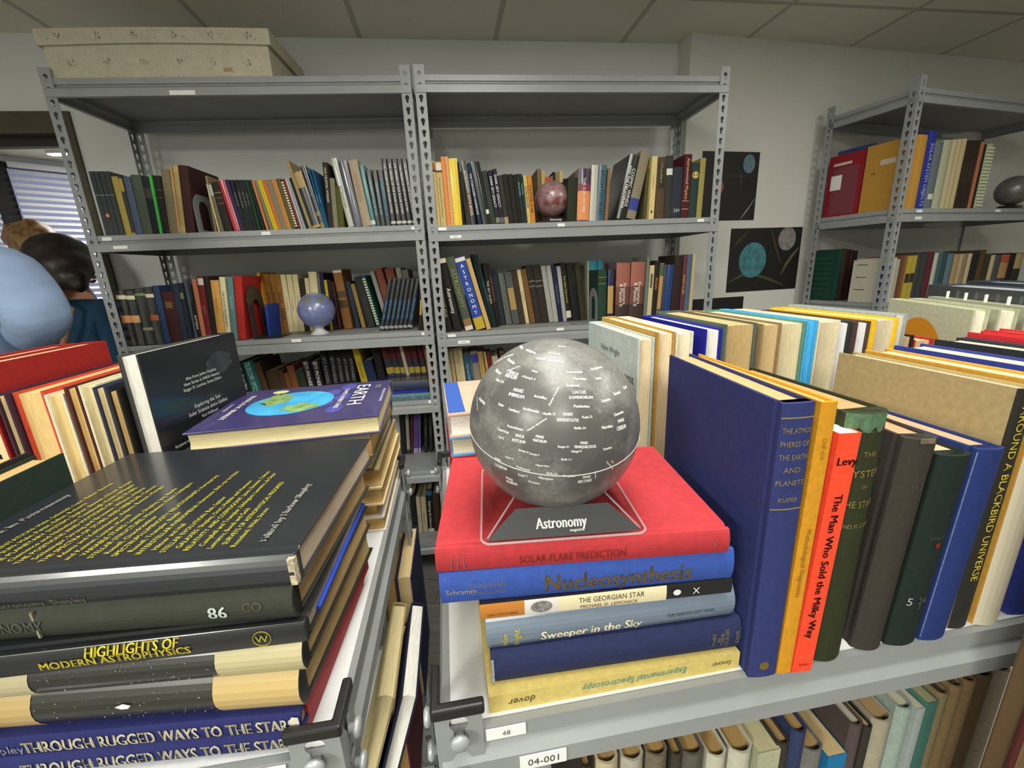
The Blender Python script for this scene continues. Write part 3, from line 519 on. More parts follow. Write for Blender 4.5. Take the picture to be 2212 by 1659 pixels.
TABLES['G2'] = (1.6, "books on the corner rack's upper shelf", [
 (0.0794,0.0802,0.3147,0.0,0.02,'tall ochre folder book beside the corner post','#b98a3a',{'d':0.19,'face':1}),
 (0.1606,0.0503,0.3322,0.0,0.02,'tall royal blue book with white title','#25318a',{'text':'SOLAR SYSTEM OBJECTS','tc':'#b9bedc','ts':0.4,'tpos':0.45}),
 (0.2133,0.0573,0.2906,0.0,0.02,'grey-blue book with small label','#616a70',{'bands':((0.16,0.24,'#c9c9ba'),),'bw':0.6}),
 (0.2717,0.0561,0.3009,0.0,0.02,'pale green-grey volume','#a3a68d',{}),
 (0.3288,0.0342,0.3052,0.0,0.02,'first cream volume of three','#b6aa85',{}),
 (0.364,0.032,0.3082,0.0,0.02,'second cream volume of three','#b6a880',{}),
 (0.397,0.0292,0.3111,0.0,0.02,'third cream volume of three','#b5a67c',{}),
 (0.428,0.0234,0.305,0.0,0.02,'first of four dark brown volumes','#2c2219',{'bands':((0.4,0.7,'#4d4022'),),'bw':0.2}),
 (0.4534,0.0236,0.306,0.0,0.02,'second of four dark brown volumes','#2c2219',{'bands':((0.4,0.7,'#4d4022'),),'bw':0.2}),
 (0.4791,0.0238,0.3071,0.0,0.02,'third of four dark brown volumes','#2c2219',{'bands':((0.4,0.7,'#4d4022'),),'bw':0.2}),
 (0.5049,0.024,0.3081,0.0,0.02,'fourth of four dark brown volumes','#2c2219',{'bands':((0.4,0.7,'#4d4022'),),'bw':0.2}),
 (0.534,0.0265,0.3031,0.0,0.02,'thin copper orange volume','#a5643f',{'g':1}),
 (0.5623,0.0134,0.2936,0.0,0.02,'thin black volume right of the copper one','#1d1a18',{}),
 (0.5806,0.0574,0.2966,0.0,0.02,'pale comb-bound volume','#98a084',{'comb':'#c9cda8'}),
])
TABLES['G3'] = (1.17, "books on the corner rack's middle shelf", [
 (0.0664,0.0141,0.1958,0.0,0.03,'violet thin paperback','#5a4a80',{}),
 (0.0815,0.025,0.2168,0.0,0.03,'white thin paperback','#b9b5a8',{}),
 (0.1079,0.0229,0.2088,0.0,0.03,'pale grey paperback','#a3a090',{}),
 (0.1319,0.0207,0.22,0.0,0.03,'brown paperback','#5c4030',{}),
 (0.1536,0.0218,0.2217,0.0,0.03,'rust paperback','#7c4a30',{}),
 (0.187,0.0296,0.2206,0.0,0.03,'yellow paperback with black band','#ab9a34',{'bands':((0.42,0.62,'#2a2416'),)}),
 (0.2203,0.0299,0.222,0.0,0.03,'second yellow paperback with black band','#a8973a',{'bands':((0.42,0.62,'#2a2416'),)}),
 (0.2528,0.0379,0.2308,0.0,0.03,'dark grey volume','#3a3c3a',{}),
 (0.2948,0.0422,0.2295,0.0,0.03,'charcoal volume','#33383a',{}),
 (0.3399,0.0428,0.2356,0.0,0.03,'maroon volume','#55202a',{}),
 (0.3852,0.0273,0.2293,0.0,0.03,'white-grey volume','#aeb0a4',{}),
 (0.4156,0.0388,0.2309,0.0,0.03,'teal-grey volume','#41565a',{}),
 (0.4562,0.0302,0.2298,0.0,0.03,'dark teal volume','#2c4548',{}),
 (0.4892,0.0511,0.2238,0.0,0.03,'blue-grey volume','#5a6d78',{}),
 (0.543,0.0393,0.2172,0.0,0.03,'tan volume','#a08660',{}),
 (0.5838,0.0313,0.2185,0.0,0.03,'beige volume','#a5977a',{}),
 (0.6166,0.0315,0.2201,0.0,0.03,'brown-grey volume','#857458',{}),
 (0.6502,0.0314,0.2191,0.0,0.03,'pale cream volume','#b5a888',{}),
 (0.6826,0.0668,0.2259,0.0,0.03,'black broad volume','#1e1d1c',{}),
 (0.7518,0.0433,0.2343,0.0,0.03,'brown tall volume','#4d3a20',{}),
 (0.8011,0.042,0.212,0.0,0.03,'dark olive volume','#35301f',{}),
 (0.8489,0.0308,0.2053,0.0,0.03,'cream volume far right','#b3a680',{}),
 (0.8819,0.0611,0.2043,0.0,0.03,'dark grey volume far right','#49494a',{}),
 (0.945,0.0757,0.2024,0.0,0.03,'orange-topped tan volume','#a08055',{'bands':((0.8,0.99,'#a04a2a'),(0,0.4,'#3a2a22'))}),
 (1.0217,0.0434,0.2109,0.0,0.03,'black volume far right','#1c1b1b',{}),
 (1.0683,0.0732,0.2095,0.0,0.03,'ochre-topped black volume','#2e2a24',{'bands':((0.6,0.99,'#a08a5c'),)}),
])
TABLES['RB'] = (1.05, 'books along the far edge of the right near rack', [
 (0.2723,0.023,0.2682,0.0,0.235,'pale blue jacketed monument biography','#b6c6c6',{'pc':'#d8c9a6'}),
 (0.2954,0.0242,0.2751,0.0,0.235,'gold-tan book with cream pages','#b58f45',{'pc':'#dcccaa'}),
 (0.3203,0.0242,0.2736,0.0,0.235,'white book with a blue edge','#d9d4c4',{'pc':'#e0d6ba'}),
 (0.3682,0.0241,0.273,0.0,0.235,'royal blue lecture book','#1b1f98',{'pc':'#e5e2d8'}),
 (0.3925,0.0454,0.2786,0.0,0.235,'thick old grey-green book','#56635c',{'pc':'#b79d6e'}),
 (0.4403,0.0293,0.2769,0.0,0.235,'tan-edged old book','#8d7a55',{'pc':'#bfa67a'}),
 (0.4702,0.0405,0.2758,0.0,0.235,'teal-grey covered book','#5d8a78',{'pc':'#cfc2a0'}),
 (0.5117,0.0173,0.2762,0.0,0.235,'bright sky-blue slim book','#4aa9dc',{'pc':'#4aa9dc'}),
 (0.5294,0.0336,0.2744,0.0,0.235,'cream-white thick book','#d8d0b4',{'pc':'#c9bda0'}),
 (0.5643,0.0234,0.2705,0.0,0.235,'marbled black book with white pages','#2a2f2c',{'pc':'#dcdce0'}),
 (0.5886,0.0227,0.27,0.0,0.235,'purple-brown covered book','#4a3838',{'pc':'#dcdce0'}),
 (0.6109,0.0371,0.2728,0.0,0.235,'yellow book with grey pages','#e6b91f',{'pc':'#c9bfa5'}),
 (0.648,0.0216,0.2764,0.0,0.235,'silver-grey book','#98a0a2',{'pc':'#cdc6b2'}),
])
TABLES['LB'] = (1.05, 'books along the far edge of the left near rack', [
 (-0.4132,0.0121,0.2465,0.0,0.28,'cream book at the left photo edge','#3a2030',{'pc':'#d9c592'}),
 (-0.4001,0.0316,0.2459,0.0,0.28,'thick red book with cream pages','#c2452f',{'pc':'#d8bb7f'}),
 (-0.3691,0.0202,0.2406,0.0,0.28,'white-edged tan-page book','#d5cfb2',{'pc':'#d9bf85'}),
 (-0.3469,0.015,0.248,0.0,0.28,'maroon covered book','#4c2220',{'pc':'#dcb973'}),
 (-0.3313,0.0189,0.2489,0.0,0.28,'cream-white jacketed book','#d3ccae',{'pc':'#d5c79a'}),
 (-0.3124,0.0141,0.2469,0.0,0.28,'navy star-patterned book','#2c3048',{'pc':'#d8c48f'}),
 (-0.299,0.0127,0.2422,0.0,0.28,'black covered book','#25241d',{'pc':'#d3b173'}),
])
TABLES['RL'] = (0.722, 'books on the right near rack lower shelf', [
 (0.1316,0.0088,0.2142,0.0,0.03,'dark brown book at the lower shelf left end','#2b241c',{'pc':'#a88a58','rb':0.3}),
 (0.1473,0.0232,0.2118,0.0,0.03,'cream book low beneath the shelf sticker','#b9ae90',{'pc':'#a98b58','rb':0.3}),
 (0.1742,0.0236,0.2083,0.0,0.03,'pale spined book with scalloped head','#aaa594',{'pc':'#a98b58','rb':0.3}),
 (0.2008,0.0232,0.2071,0.0,0.03,'brown-grey spined book with tan head','#6d6654',{'pc':'#a88a55','rb':0.3}),
 (0.2271,0.0119,0.2028,0.0,0.03,'dark spined tan-headed book','#3a362c',{'pc':'#a2834f','rb':0.3}),
 (0.2407,0.0238,0.1978,0.0,0.03,'grey-brown book with tan head','#5a564b',{'pc':'#a98a57','rb':0.3}),
 (0.2698,0.0222,0.1871,0.0,0.03,'left of two white spined old books','#b9b7a6',{'pc':'#a98a57','rb':0.3}),
 (0.2964,0.027,0.185,0.0,0.03,'right of two white spined old books','#b6b4a4',{'pc':'#ab8c58','rb':0.3}),
 (0.3255,0.0265,0.1799,0.0,0.03,'thick cream-green paperback','#a9aa8e',{'pc':'#c2bb94','rb':0.3}),
 (0.3505,0.0153,0.1841,0.0,0.03,'brown-black book with tan head','#332f28',{'pc':'#a98b5b','rb':0.3}),
 (0.3667,0.0187,0.1964,0.0,0.03,'navy-blue book with scalloped tan head','#2c3557',{'pc':'#a98a57','rb':0.3}),
 (0.3875,0.0247,0.1623,0.0,0.03,'grey book with tan head','#6c6a66',{'pc':'#a68a60','rb':0.3}),
 (0.4145,0.0237,0.1504,0.0,0.03,'bright blue paperback low right','#1f6f9f',{'pc':'#c9b182','rb':0.3}),
 (0.4399,0.0161,0.1878,0.0,0.03,'plum-brown book with a jacket edge','#4d4240',{'pc':'#b7b0a0','rb':0.3}),
 (0.4573,0.0105,0.181,0.0,0.03,'thin black-brown book','#2f2c27',{'pc':'#c0a878','rb':0.3}),
 (0.4706,0.0256,0.1848,0.0,0.03,'cream book in a dark glossy jacket top','#9a937f',{'pc':'#a58a62','rb':0.3}),
 (0.4986,0.0204,0.1966,0.0,0.03,'pale grey-green book','#8d9c93',{'pc':'#c2bda8','rb':0.3}),
 (0.5202,0.0104,0.1936,0.0,0.03,'thin white paperback with blue lettering','#a3aba9',{'pc':'#cfc8b0','rb':0.3}),
 (0.5322,0.0146,0.1997,0.0,0.03,'teal pamphlet book','#4a7c72',{'pc':'#b8b48a','rb':0.3}),
 (0.5489,0.015,0.2065,0.0,0.03,'olive-tan book','#8a7c5a',{'pc':'#5a5040','rb':0.3}),
 (0.5653,0.016,0.2134,0.0,0.03,'left of two tan spined books with dark panels','#8a7350',{'pc':'#6b5a3c','rb':0.3}),
 (0.5827,0.0153,0.2164,0.0,0.03,'right of two tan spined books with dark panels','#876f4d',{'pc':'#6b5a3c','rb':0.3}),
 (0.5997,0.0217,0.2196,0.0,0.03,'brown book behind the wooden post','#5d4a33',{'pc':'#8a7350','rb':0.3}),
 (0.6228,0.0231,0.2214,0.0,0.03,'grey-brown book right of the wooden post','#6b6252',{'pc':'#8a7350','rb':0.3}),
])
# moon globe lettering: text, direction from the centre, reading direction, width, cap height (globe radii)
TABLES['GL'] = [
 ('MARE',(-0.162,-0.464,0.871),(0.886,-0.456,-0.079),0.1,0.03),
 ('FRIGORIS',(-0.009,-0.527,0.85),(0.98,-0.174,-0.097),0.156,0.027),
 ('W. Bond',(-0.024,-0.408,0.913),(0.948,-0.299,-0.109),0.122,0.031),
 ('Meton',(0.082,-0.271,0.959),(0.997,0.013,-0.082),0.077,0.032),
 ('Anaxagoras',(-0.253,-0.288,0.924),(0.554,-0.826,-0.106),0.173,0.039),
 ('Philolaus',(-0.349,-0.061,0.935),(0.147,-0.989,-0.01),0.263,0.038),
 ('SINUS RORIS',(-0.561,-0.103,0.822),(0.718,-0.556,0.42),0.375,0.038),
 ('Harpalus',(-0.473,-0.298,0.829),(0.391,-0.914,-0.106),0.18,0.039),
 ('Montes Jura',(-0.451,-0.438,0.777),(0.891,-0.261,0.37),0.156,0.023),
 ('Mairan',(-0.616,-0.315,0.722),(0.392,-0.918,-0.066),0.157,0.04),
 ('SINUS',(-0.454,-0.497,0.739),(0.631,-0.765,-0.127),0.142,0.042),
 ('IRIDUM',(-0.482,-0.514,0.709),(0.661,-0.745,-0.091),0.163,0.042),
 ('Plato',(-0.234,-0.592,0.771),(0.858,-0.499,-0.123),0.086,0.024),
 ("+Chang'e 3",(-0.305,-0.626,0.717),(0.836,-0.537,-0.113),0.158,0.026),
 ('Luna 17+',(-0.599,-0.461,0.655),(0.54,-0.836,-0.095),0.142,0.033),
 ('Aristoteles',(0.161,-0.633,0.758),(0.983,0.168,-0.069),0.169,0.029),
 ('Hercules',(0.206,-0.685,0.699),(0.978,0.171,-0.12),0.138,0.03),
 ('Atlas',(0.407,-0.615,0.675),(0.841,0.541,-0.015),0.082,0.028),
 ('Endymion',(0.412,-0.504,0.759),(0.786,0.618,-0.016),0.165,0.033),
 ('Eudoxus',(0.128,-0.749,0.65),(0.992,0.106,-0.074),0.132,0.027),
 ('LACUS',(0.185,-0.787,0.589),(0.982,0.163,-0.092),0.133,0.032),
 ('SOMNIORUM',(0.199,-0.816,0.543),(0.98,0.177,-0.092),0.248,0.031),
 ('MARE',(-0.413,-0.682,0.604),(0.831,-0.553,-0.057),0.114,0.037),
 ('IMBRIUM',(-0.436,-0.706,0.558),(0.82,-0.567,-0.077),0.181,0.036),
 ('Aristillus',(-0.201,-0.803,0.561),(0.933,-0.332,-0.14),0.131,0.028),
 ('Euler',(-0.593,-0.665,0.454),(0.707,-0.7,-0.103),0.076,0.029),
 ('Lambert',(-0.463,-0.777,0.426),(0.813,-0.564,-0.145),0.125,0.031),
 ('Archimedes',(-0.299,-0.844,0.445),(0.915,-0.386,-0.118),0.169,0.029),
 ('+Apollo 15',(-0.132,-0.899,0.417),(0.984,-0.17,-0.054),0.128,0.026),
 ('MARE',(0.053,-0.912,0.408),(0.998,0.033,-0.057),0.094,0.03),
 ('SERENITATIS',(0.049,-0.933,0.356),(0.996,0.019,-0.086),0.213,0.03),
 ('+Luna 21',(0.239,-0.899,0.367),(0.971,0.223,-0.084),0.108,0.027),
 ('Posidonius',(0.196,-0.862,0.467),(0.981,0.169,-0.1),0.158,0.028),
 ('Montes Caucasus',(-0.07,-0.818,0.571),(0.497,0.467,0.731),0.303,0.021),
 ('Montes Apenninus',(-0.25,-0.915,0.318),(0.838,-0.04,0.544),0.261,0.021),
 ('Macrobius',(0.451,-0.859,0.241),(0.89,0.454,-0.05),0.135,0.032),
 ('Apollo 17+',(0.166,-0.947,0.274),(0.981,0.13,-0.145),0.123,0.026),
 ('Eratosthenes',(-0.463,-0.845,0.268),(0.86,-0.501,-0.092),0.175,0.028),
 ('Copernicus',(-0.586,-0.78,0.219),(0.775,-0.619,-0.131),0.148,0.03),
 ('Luna 5',(-0.608,-0.78,0.146),(0.773,-0.624,-0.114),0.074,0.027),
 ('SINUS',(-0.421,-0.886,0.194),(0.894,-0.442,-0.078),0.095,0.031),
 ('AESTUUM',(-0.436,-0.888,0.143),(0.891,-0.448,-0.067),0.147,0.032),
 ('MARE',(-0.226,-0.953,0.204),(0.962,-0.251,-0.107),0.08,0.029),
 ('VAPORUM',(-0.231,-0.959,0.163),(0.963,-0.249,-0.103),0.135,0.029),
 ('MARE',(0.201,-0.971,0.128),(0.975,0.185,-0.125),0.076,0.027),
 ('TRANQUILLITATIS',(0.212,-0.973,0.087),(0.972,0.202,-0.118),0.23,0.03),
 ('Ranger 6+',(-0.001,-0.994,0.107),(0.998,-0.008,-0.06),0.11,0.024),
 ('+Ranger 8',(0.121,-0.991,0.052),(0.992,0.119,-0.05),0.105,0.025),
 ('Apollo 11+',(0.023,-0.999,-0.025),(0.992,0.026,-0.126),0.106,0.024),
 ('Surveyor 6+',(-0.388,-0.92,0.047),(0.908,-0.391,-0.15),0.112,0.025),
 ('Surveyor 4',(-0.285,-0.958,0.025),(0.953,-0.286,-0.1),0.097,0.022),
 ('Hipparchus',(-0.21,-0.973,-0.092),(0.977,-0.205,-0.062),0.133,0.025),
 ('Ptolemaeus',(-0.4,-0.904,-0.148),(0.913,-0.38,-0.146),0.143,0.029),
 ('Apollo 14',(-0.535,-0.843,-0.054),(0.842,-0.527,-0.119),0.094,0.025),
 ('MARE',(-0.654,-0.748,-0.113),(0.756,-0.64,-0.137),0.078,0.035),
 ('COGNITUM',(-0.63,-0.751,-0.196),(0.774,-0.626,-0.091),0.159,0.037),
 ('Taruntius',(0.445,-0.895,0.026),(0.895,0.445,0.01),0.11,0.03),
 ('MARE',(0.616,-0.744,0.258),(0.776,0.63,-0.034),0.098,0.036),
 ('CRISIUM',(0.616,-0.765,0.189),(0.784,0.618,-0.052),0.144,0.042),
 ('Geminus',(0.457,-0.747,0.483),(0.849,0.529,0.015),0.121,0.032),
 ('Berosus',(0.601,-0.614,0.512),(0.717,0.697,-0.007),0.118,0.036),
 ('Cleomedes',(0.593,-0.733,0.332),(0.775,0.632,0.012),0.152,0.032),
 ('Gauss',(0.725,-0.447,0.523),(0.518,0.855,0.013),0.102,0.04),
 ('PROCELLARUM',(-0.867,-0.329,0.375),(-0.044,0.799,0.599),0.308,0.019),
 ('Aristarchus',(-0.806,-0.408,0.429),(0.411,-0.907,-0.091),0.174,0.04),
 ('Theophilus',(0.05,-0.975,-0.216),(0.994,0.07,-0.084),0.13,0.029),
 ('MARE',(0.235,-0.938,-0.255),(0.965,0.257,-0.058),0.084,0.034),
 ('NECTARIS',(0.218,-0.927,-0.306),(0.97,0.239,-0.032),0.146,0.039),
 ('Apollo 16+',(-0.118,-0.976,-0.182),(0.985,-0.093,-0.142),0.113,0.028),
 ('Albategnius',(-0.179,-0.953,-0.243),(0.981,-0.154,-0.118),0.148,0.03),
 ('Arzachel',(-0.296,-0.904,-0.309),(0.953,-0.257,-0.159),0.116,0.031),
 ('MARE',(-0.544,-0.773,-0.326),(0.839,-0.513,-0.184),0.085,0.037),
 ('NUBIUM',(-0.523,-0.765,-0.377),(0.841,-0.535,-0.081),0.131,0.043),
 ('Ranger 9',(-0.406,-0.883,-0.236),(0.912,-0.407,-0.045),0.098,0.027),
 ('Catharina',(0.327,-0.912,-0.249),(0.109,0.298,-0.948),0.182,0.017),
 ('FECUNDITATIS',(0.485,-0.855,-0.184),(0.503,0.445,-0.741),0.195,0.017),
 ('MARE',(0.511,-0.847,-0.148),(0.546,0.453,-0.705),0.089,0.015),
]


# frames of the racks and walls
RACK_L = Frame(-1.5538, 1.6801, 4.5)          # left of the two racks at the back wall
RACK_R = Frame(-.3045, 1.7734, 6.3)           # right one
NEAR_R = Frame(-.0731, .2553, 8.3)            # near rack under the moon globe
NEAR_L = Frame(-.1445, .2477, 7.5)            # near rack on the left, measured from its right front corner
CORNER = Frame(1.7905, 2.0597, 17.3)          # rack in the right corner
WALL_L = Frame(-.7, 2.25, 6.6)
WALL_R = Frame(.91, 2.335, 13.0)
DECK = 1.05

# ------------------------------------------------------------------ the room
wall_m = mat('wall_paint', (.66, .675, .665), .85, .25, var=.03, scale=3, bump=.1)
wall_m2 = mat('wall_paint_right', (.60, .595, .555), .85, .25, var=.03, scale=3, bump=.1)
dark_frame = mat('brown_door_frame', '#4a4337', .5, .4, var=.08, scale=20)
def structure(name, mb, m, M=None, parent=None, bevel=0.):
    o = mb.build(name, m, parent, M, bevel=bevel)
    if not parent: o['kind'] = 'structure'
    return o
def floor_material():
    m = bpy.data.materials.new('grey_wood_planks'); m.use_nodes = True; nt = m.node_tree; b = nt.nodes['Principled BSDF']
    tc = nt.nodes.new('ShaderNodeTexCoord'); mp = nt.nodes.new('ShaderNodeMapping'); mp.inputs['Rotation'].default_value = (0, 0, YAW)
    br = nt.nodes.new('ShaderNodeTexBrick'); br.inputs['Scale'].default_value = 1; br.inputs['Brick Width'].default_value = 1.2; br.inputs['Row Height'].default_value = .15
    br.inputs['Mortar Size'].default_value = .0015; br.inputs['Color1'].default_value = (.10, .095, .085, 1); br.inputs['Color2'].default_value = (.14, .13, .12, 1); br.inputs['Mortar'].default_value = (.03, .03, .03, 1)
    n = nt.nodes.new('ShaderNodeTexNoise'); mp2 = nt.nodes.new('ShaderNodeMapping'); mp2.inputs['Scale'].default_value = (2, 40, 1); n.inputs['Scale'].default_value = 2
    mx = nt.nodes.new('ShaderNodeMixRGB'); mx.blend_type = 'OVERLAY'; mx.inputs[0].default_value = .5
    L = nt.links.new
    L(tc.outputs['Object'], mp.inputs[0]); L(mp.outputs[0], br.inputs['Vector']); L(mp.outputs[0], mp2.inputs[0]); L(mp2.outputs[0], n.inputs['Vector'])
    L(br.outputs[0], mx.inputs[1]); L(n.outputs['Fac'], mx.inputs[2]); L(mx.outputs[0], b.inputs['Base Color']); b.inputs['Roughness'].default_value = .45
    return m
def ceiling_material():
    m = bpy.data.materials.new('acoustic_ceiling_tiles'); m.use_nodes = True; nt = m.node_tree; b = nt.nodes['Principled BSDF']
    tc = nt.nodes.new('ShaderNodeTexCoord'); mp = nt.nodes.new('ShaderNodeMapping'); mp.inputs['Rotation'].default_value = (0, 0, -YAW); mp.inputs['Location'].default_value = (.295, .50, 0)
    br = nt.nodes.new('ShaderNodeTexBrick'); br.offset = 0; br.inputs['Scale'].default_value = 1; br.inputs['Brick Width'].default_value = .61; br.inputs['Row Height'].default_value = 1.22
    br.inputs['Mortar Size'].default_value = .012; br.inputs['Mortar Smooth'].default_value = .1
    br.inputs['Color1'].default_value = br.inputs['Color2'].default_value = (.70, .675, .56, 1); br.inputs['Mortar'].default_value = (.45, .43, .36, 1)
    n = nt.nodes.new('ShaderNodeTexNoise'); n.inputs['Scale'].default_value = 220; bp = nt.nodes.new('ShaderNodeBump'); bp.inputs['Strength'].default_value = .2; bp.inputs['Distance'].default_value = .002
    L = nt.links.new
    L(tc.outputs['Object'], mp.inputs[0]); L(mp.outputs[0], br.inputs['Vector']); L(br.outputs[0], b.inputs['Base Color'])
    L(tc.outputs['Object'], n.inputs['Vector']); L(n.outputs['Fac'], bp.inputs['Height']); L(bp.outputs[0], b.inputs['Normal']); b.inputs['Roughness'].default_value = .9
    return m
structure('floor', MB().box(-7, 5, -4, 8, -.1, 0), floor_material())
structure('ceiling', MB().box(-7, 5, -4, 8, CEIL, CEIL+.1), ceiling_material())
def wall(name, fr, a0, a1, h0=0., h1=CEIL, t=.12, m=wall_m): return structure(name, MB().box(a0, a1, 0, t, h0, h1), m, fr.mat(0, 0, 0))
DOOR_A0, DOOR_A1, DOOR_H = -2.20, -1.175, 2.15
wall('wall_back', WALL_L, DOOR_A1, 1.625)
wall('wall_back_left', WALL_L, -3.4, DOOR_A0)
wall('wall_back_header', WALL_L, DOOR_A0, DOOR_A1, DOOR_H)
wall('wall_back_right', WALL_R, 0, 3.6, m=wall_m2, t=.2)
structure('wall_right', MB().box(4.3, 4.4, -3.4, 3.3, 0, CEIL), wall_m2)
structure('wall_left', MB().box(-4.15, -4.05, -3.4, 1.8, 0, CEIL), wall_m)
structure('wall_rear', MB().box(-4.1, 4.35, -3.4, -3.3, 0, CEIL), wall_m)
# door frame at the left: wide brown head, narrow jambs, and the glazed room beyond
df = structure('door_1', MB().box(DOOR_A0, DOOR_A1, -.012, .13, DOOR_H-.085, DOOR_H), dark_frame, WALL_L.mat(0, 0, 0))
structure('jamb', MB().box(DOOR_A1-.04, DOOR_A1, -.012, .13, 0, DOOR_H-.085), dark_frame, parent=df)
structure('jamb', MB().box(DOOR_A0, DOOR_A0+.05, -.012, .13, 0, DOOR_H-.085), dark_frame, parent=df)
MB().box(DOOR_A0+.05, DOOR_A1-.04, .05, .09, DOOR_H-.12, DOOR_H-.085).build('transom_stop', mat('black_stop', '#241f1b', .5), df)
# the next room: window wall with blinds running away to the right
WINW = Frame(-3.95, 3.72, 52)
for nm, a0, a1, h0, h1 in [('wall_window_sill', -2.6, 2.6, 0, .95), ('wall_window_top', -2.6, 2.6, 2.40, CEIL)]: wall(nm, WINW, a0, a1, h0, h1, .15)
structure('wall_far', MB().box(-2.6, 5, 6.2, 6.3, 0, CEIL), wall_m)
blackm = mat('black_window_frame', '#1c1c20', .45)
slat_m = mat('white_blind_slat', (.86, .90, .89), .5, .4)
winf = structure('window_1', MB().box(-2.6, 2.6, .03, .08, .95, .99).box(-2.6, 2.6, .03, .08, 2.36, 2.40), blackm, WINW.mat(0, 0, 0))
for a in (-1.3, -.02, 1.25): MB().box(a-.055, a+.055, -.005, .09, .95, 2.40).build('mullion', blackm, winf)
MB().box(-2.6, 2.6, .055, .06, .99, 2.36).build('pane', mat('sky_glass', (.30, .31, .46), .2, emit=.5), winf)
for a0, a1 in ((-1.24, -.08), (.04, 1.19)):
    bl = thing('venetian_blind', 'white slatted blind hanging %s the black window mullion' % ('left of' if a0 < -.5 else 'right of'), 'blind', WINW.mat(0, -.045, 0), 'blinds in the next room')
    mb = MB()
    for q in range(28):
        z = 1.03+q*.048; mb.prism([(-.018, z-.012), (-.0172, z-.0135), (.018, z+.012), (.0172, z+.0135)], a0, a1, 'yzx')
    mb.build('slats', slat_m, bl); MB().box(a0, a1, -.018, .018, 2.355, 2.395).build('head_rail', slat_m, bl); MB().box(a0, a1, -.012, .012, .995, 1.01).build('bottom_rail', slat_m, bl)
lamp = thing('ceiling_light', 'bright ceiling light beyond the brown door head', 'ceiling light', WALL_L.mat(-2.62, 1.75, CEIL))
MB().box(0, .6, -.03, .03, -.02, 0).build('housing', mat('lamp_housing', (.8, .8, .8), .5), lamp)
MB().box(.005, .59, -.025, .025, -.026, -.02).build('diffuser', mat('lamp_diffuser', (.93, .88, 1), .5, emit=9), lamp)
area('next_room_light', (-2.6, 4.0, CEIL-.03), .6, 1.2, 45, (1, .95, .85))
# posters on the right wall
def poster(label, a0, a1, h0, h1, blobs, streaks):
    p = thing('poster', label, 'poster', WALL_R.mat(a0, -.003, h0), 'space posters on the right wall'); w, h = a1-a0, h1-h0
    MB().box(0, w, 0, .002, 0, h).build('sheet', mat('poster_black', '#12110f', .55, var=.35, scale=6), p)
    for u, v, ru, rv, c in blobs:
        MB().add([(w*u+ru*math.cos(a*PI/16), -.0006, h*v+rv*math.sin(a*PI/16)) for a in range(32)], [tuple(range(32))]).build('printed_planet', mat('poster_planet', c, .6, var=.35, scale=35), p)
    for q, (pts, wd, c) in enumerate(streaks):
        mb = MB(); vs = []
        for i, (u, v) in enumerate(pts):
            j = min(i+1, len(pts)-1); k = max(i-1, 0); dx, dz = (pts[j][0]-pts[k][0])*w, (pts[j][1]-pts[k][1])*h; L = math.hypot(dx, dz); f = wd*(1 if 0 < i < len(pts)-1 else .35)
            vs += [(w*u-dz/L*f, -.0004-.0001*q, h*v+dx/L*f), (w*u+dz/L*f, -.0004-.0001*q, h*v-dx/L*f)]
        mb.add(vs, [(2*i, 2*i+1, 2*i+3, 2*i+2) for i in range(len(pts)-1)]).build('light_streak', mat('poster_streak', c, .6), p)
    return p
poster('upper black space poster with a small red sphere and blue planet', .1, .44, 1.612, 1.942, [(.82, .83, .036, .045, '#5d7480'), (.30, .50, .034, .037, '#8a4526')],
       [([(.75, .02), (.85, .14), (.98, .32)], .004, '#83868c'), ([(.45, .66), (.68, .65), (.9, .66)], .006, '#25262a'), ([(.62, .8), (.7, .62), (.72, .44)], .006, '#2c2d31')])
poster('wide black space poster with a teal planet and grey moon', .306, .77, 1.235, 1.57, [(.33, .50, .088, .094, '#3d737c'), (.79, .82, .058, .062, '#7c7874')],
       [([(.02, .16), (.2, .27), (.4, .26), (.62, .17), (.8, .07)], .008, '#3c4225'), ([(.76, .25), (.82, .42), (.9, .56), (.98, .68)], .008, '#525a2c'), ([(.55, .97), (.63, .72), (.74, .42)], .008, '#3d3114'), ([(.04, .72), (.14, .84), (.24, .97)], .007, '#30351e')])
poster('black poster edge just above the far row of books', .1, .425, .88, 1.209, [(.5, .35, .05, .055, '#44565c')], [])

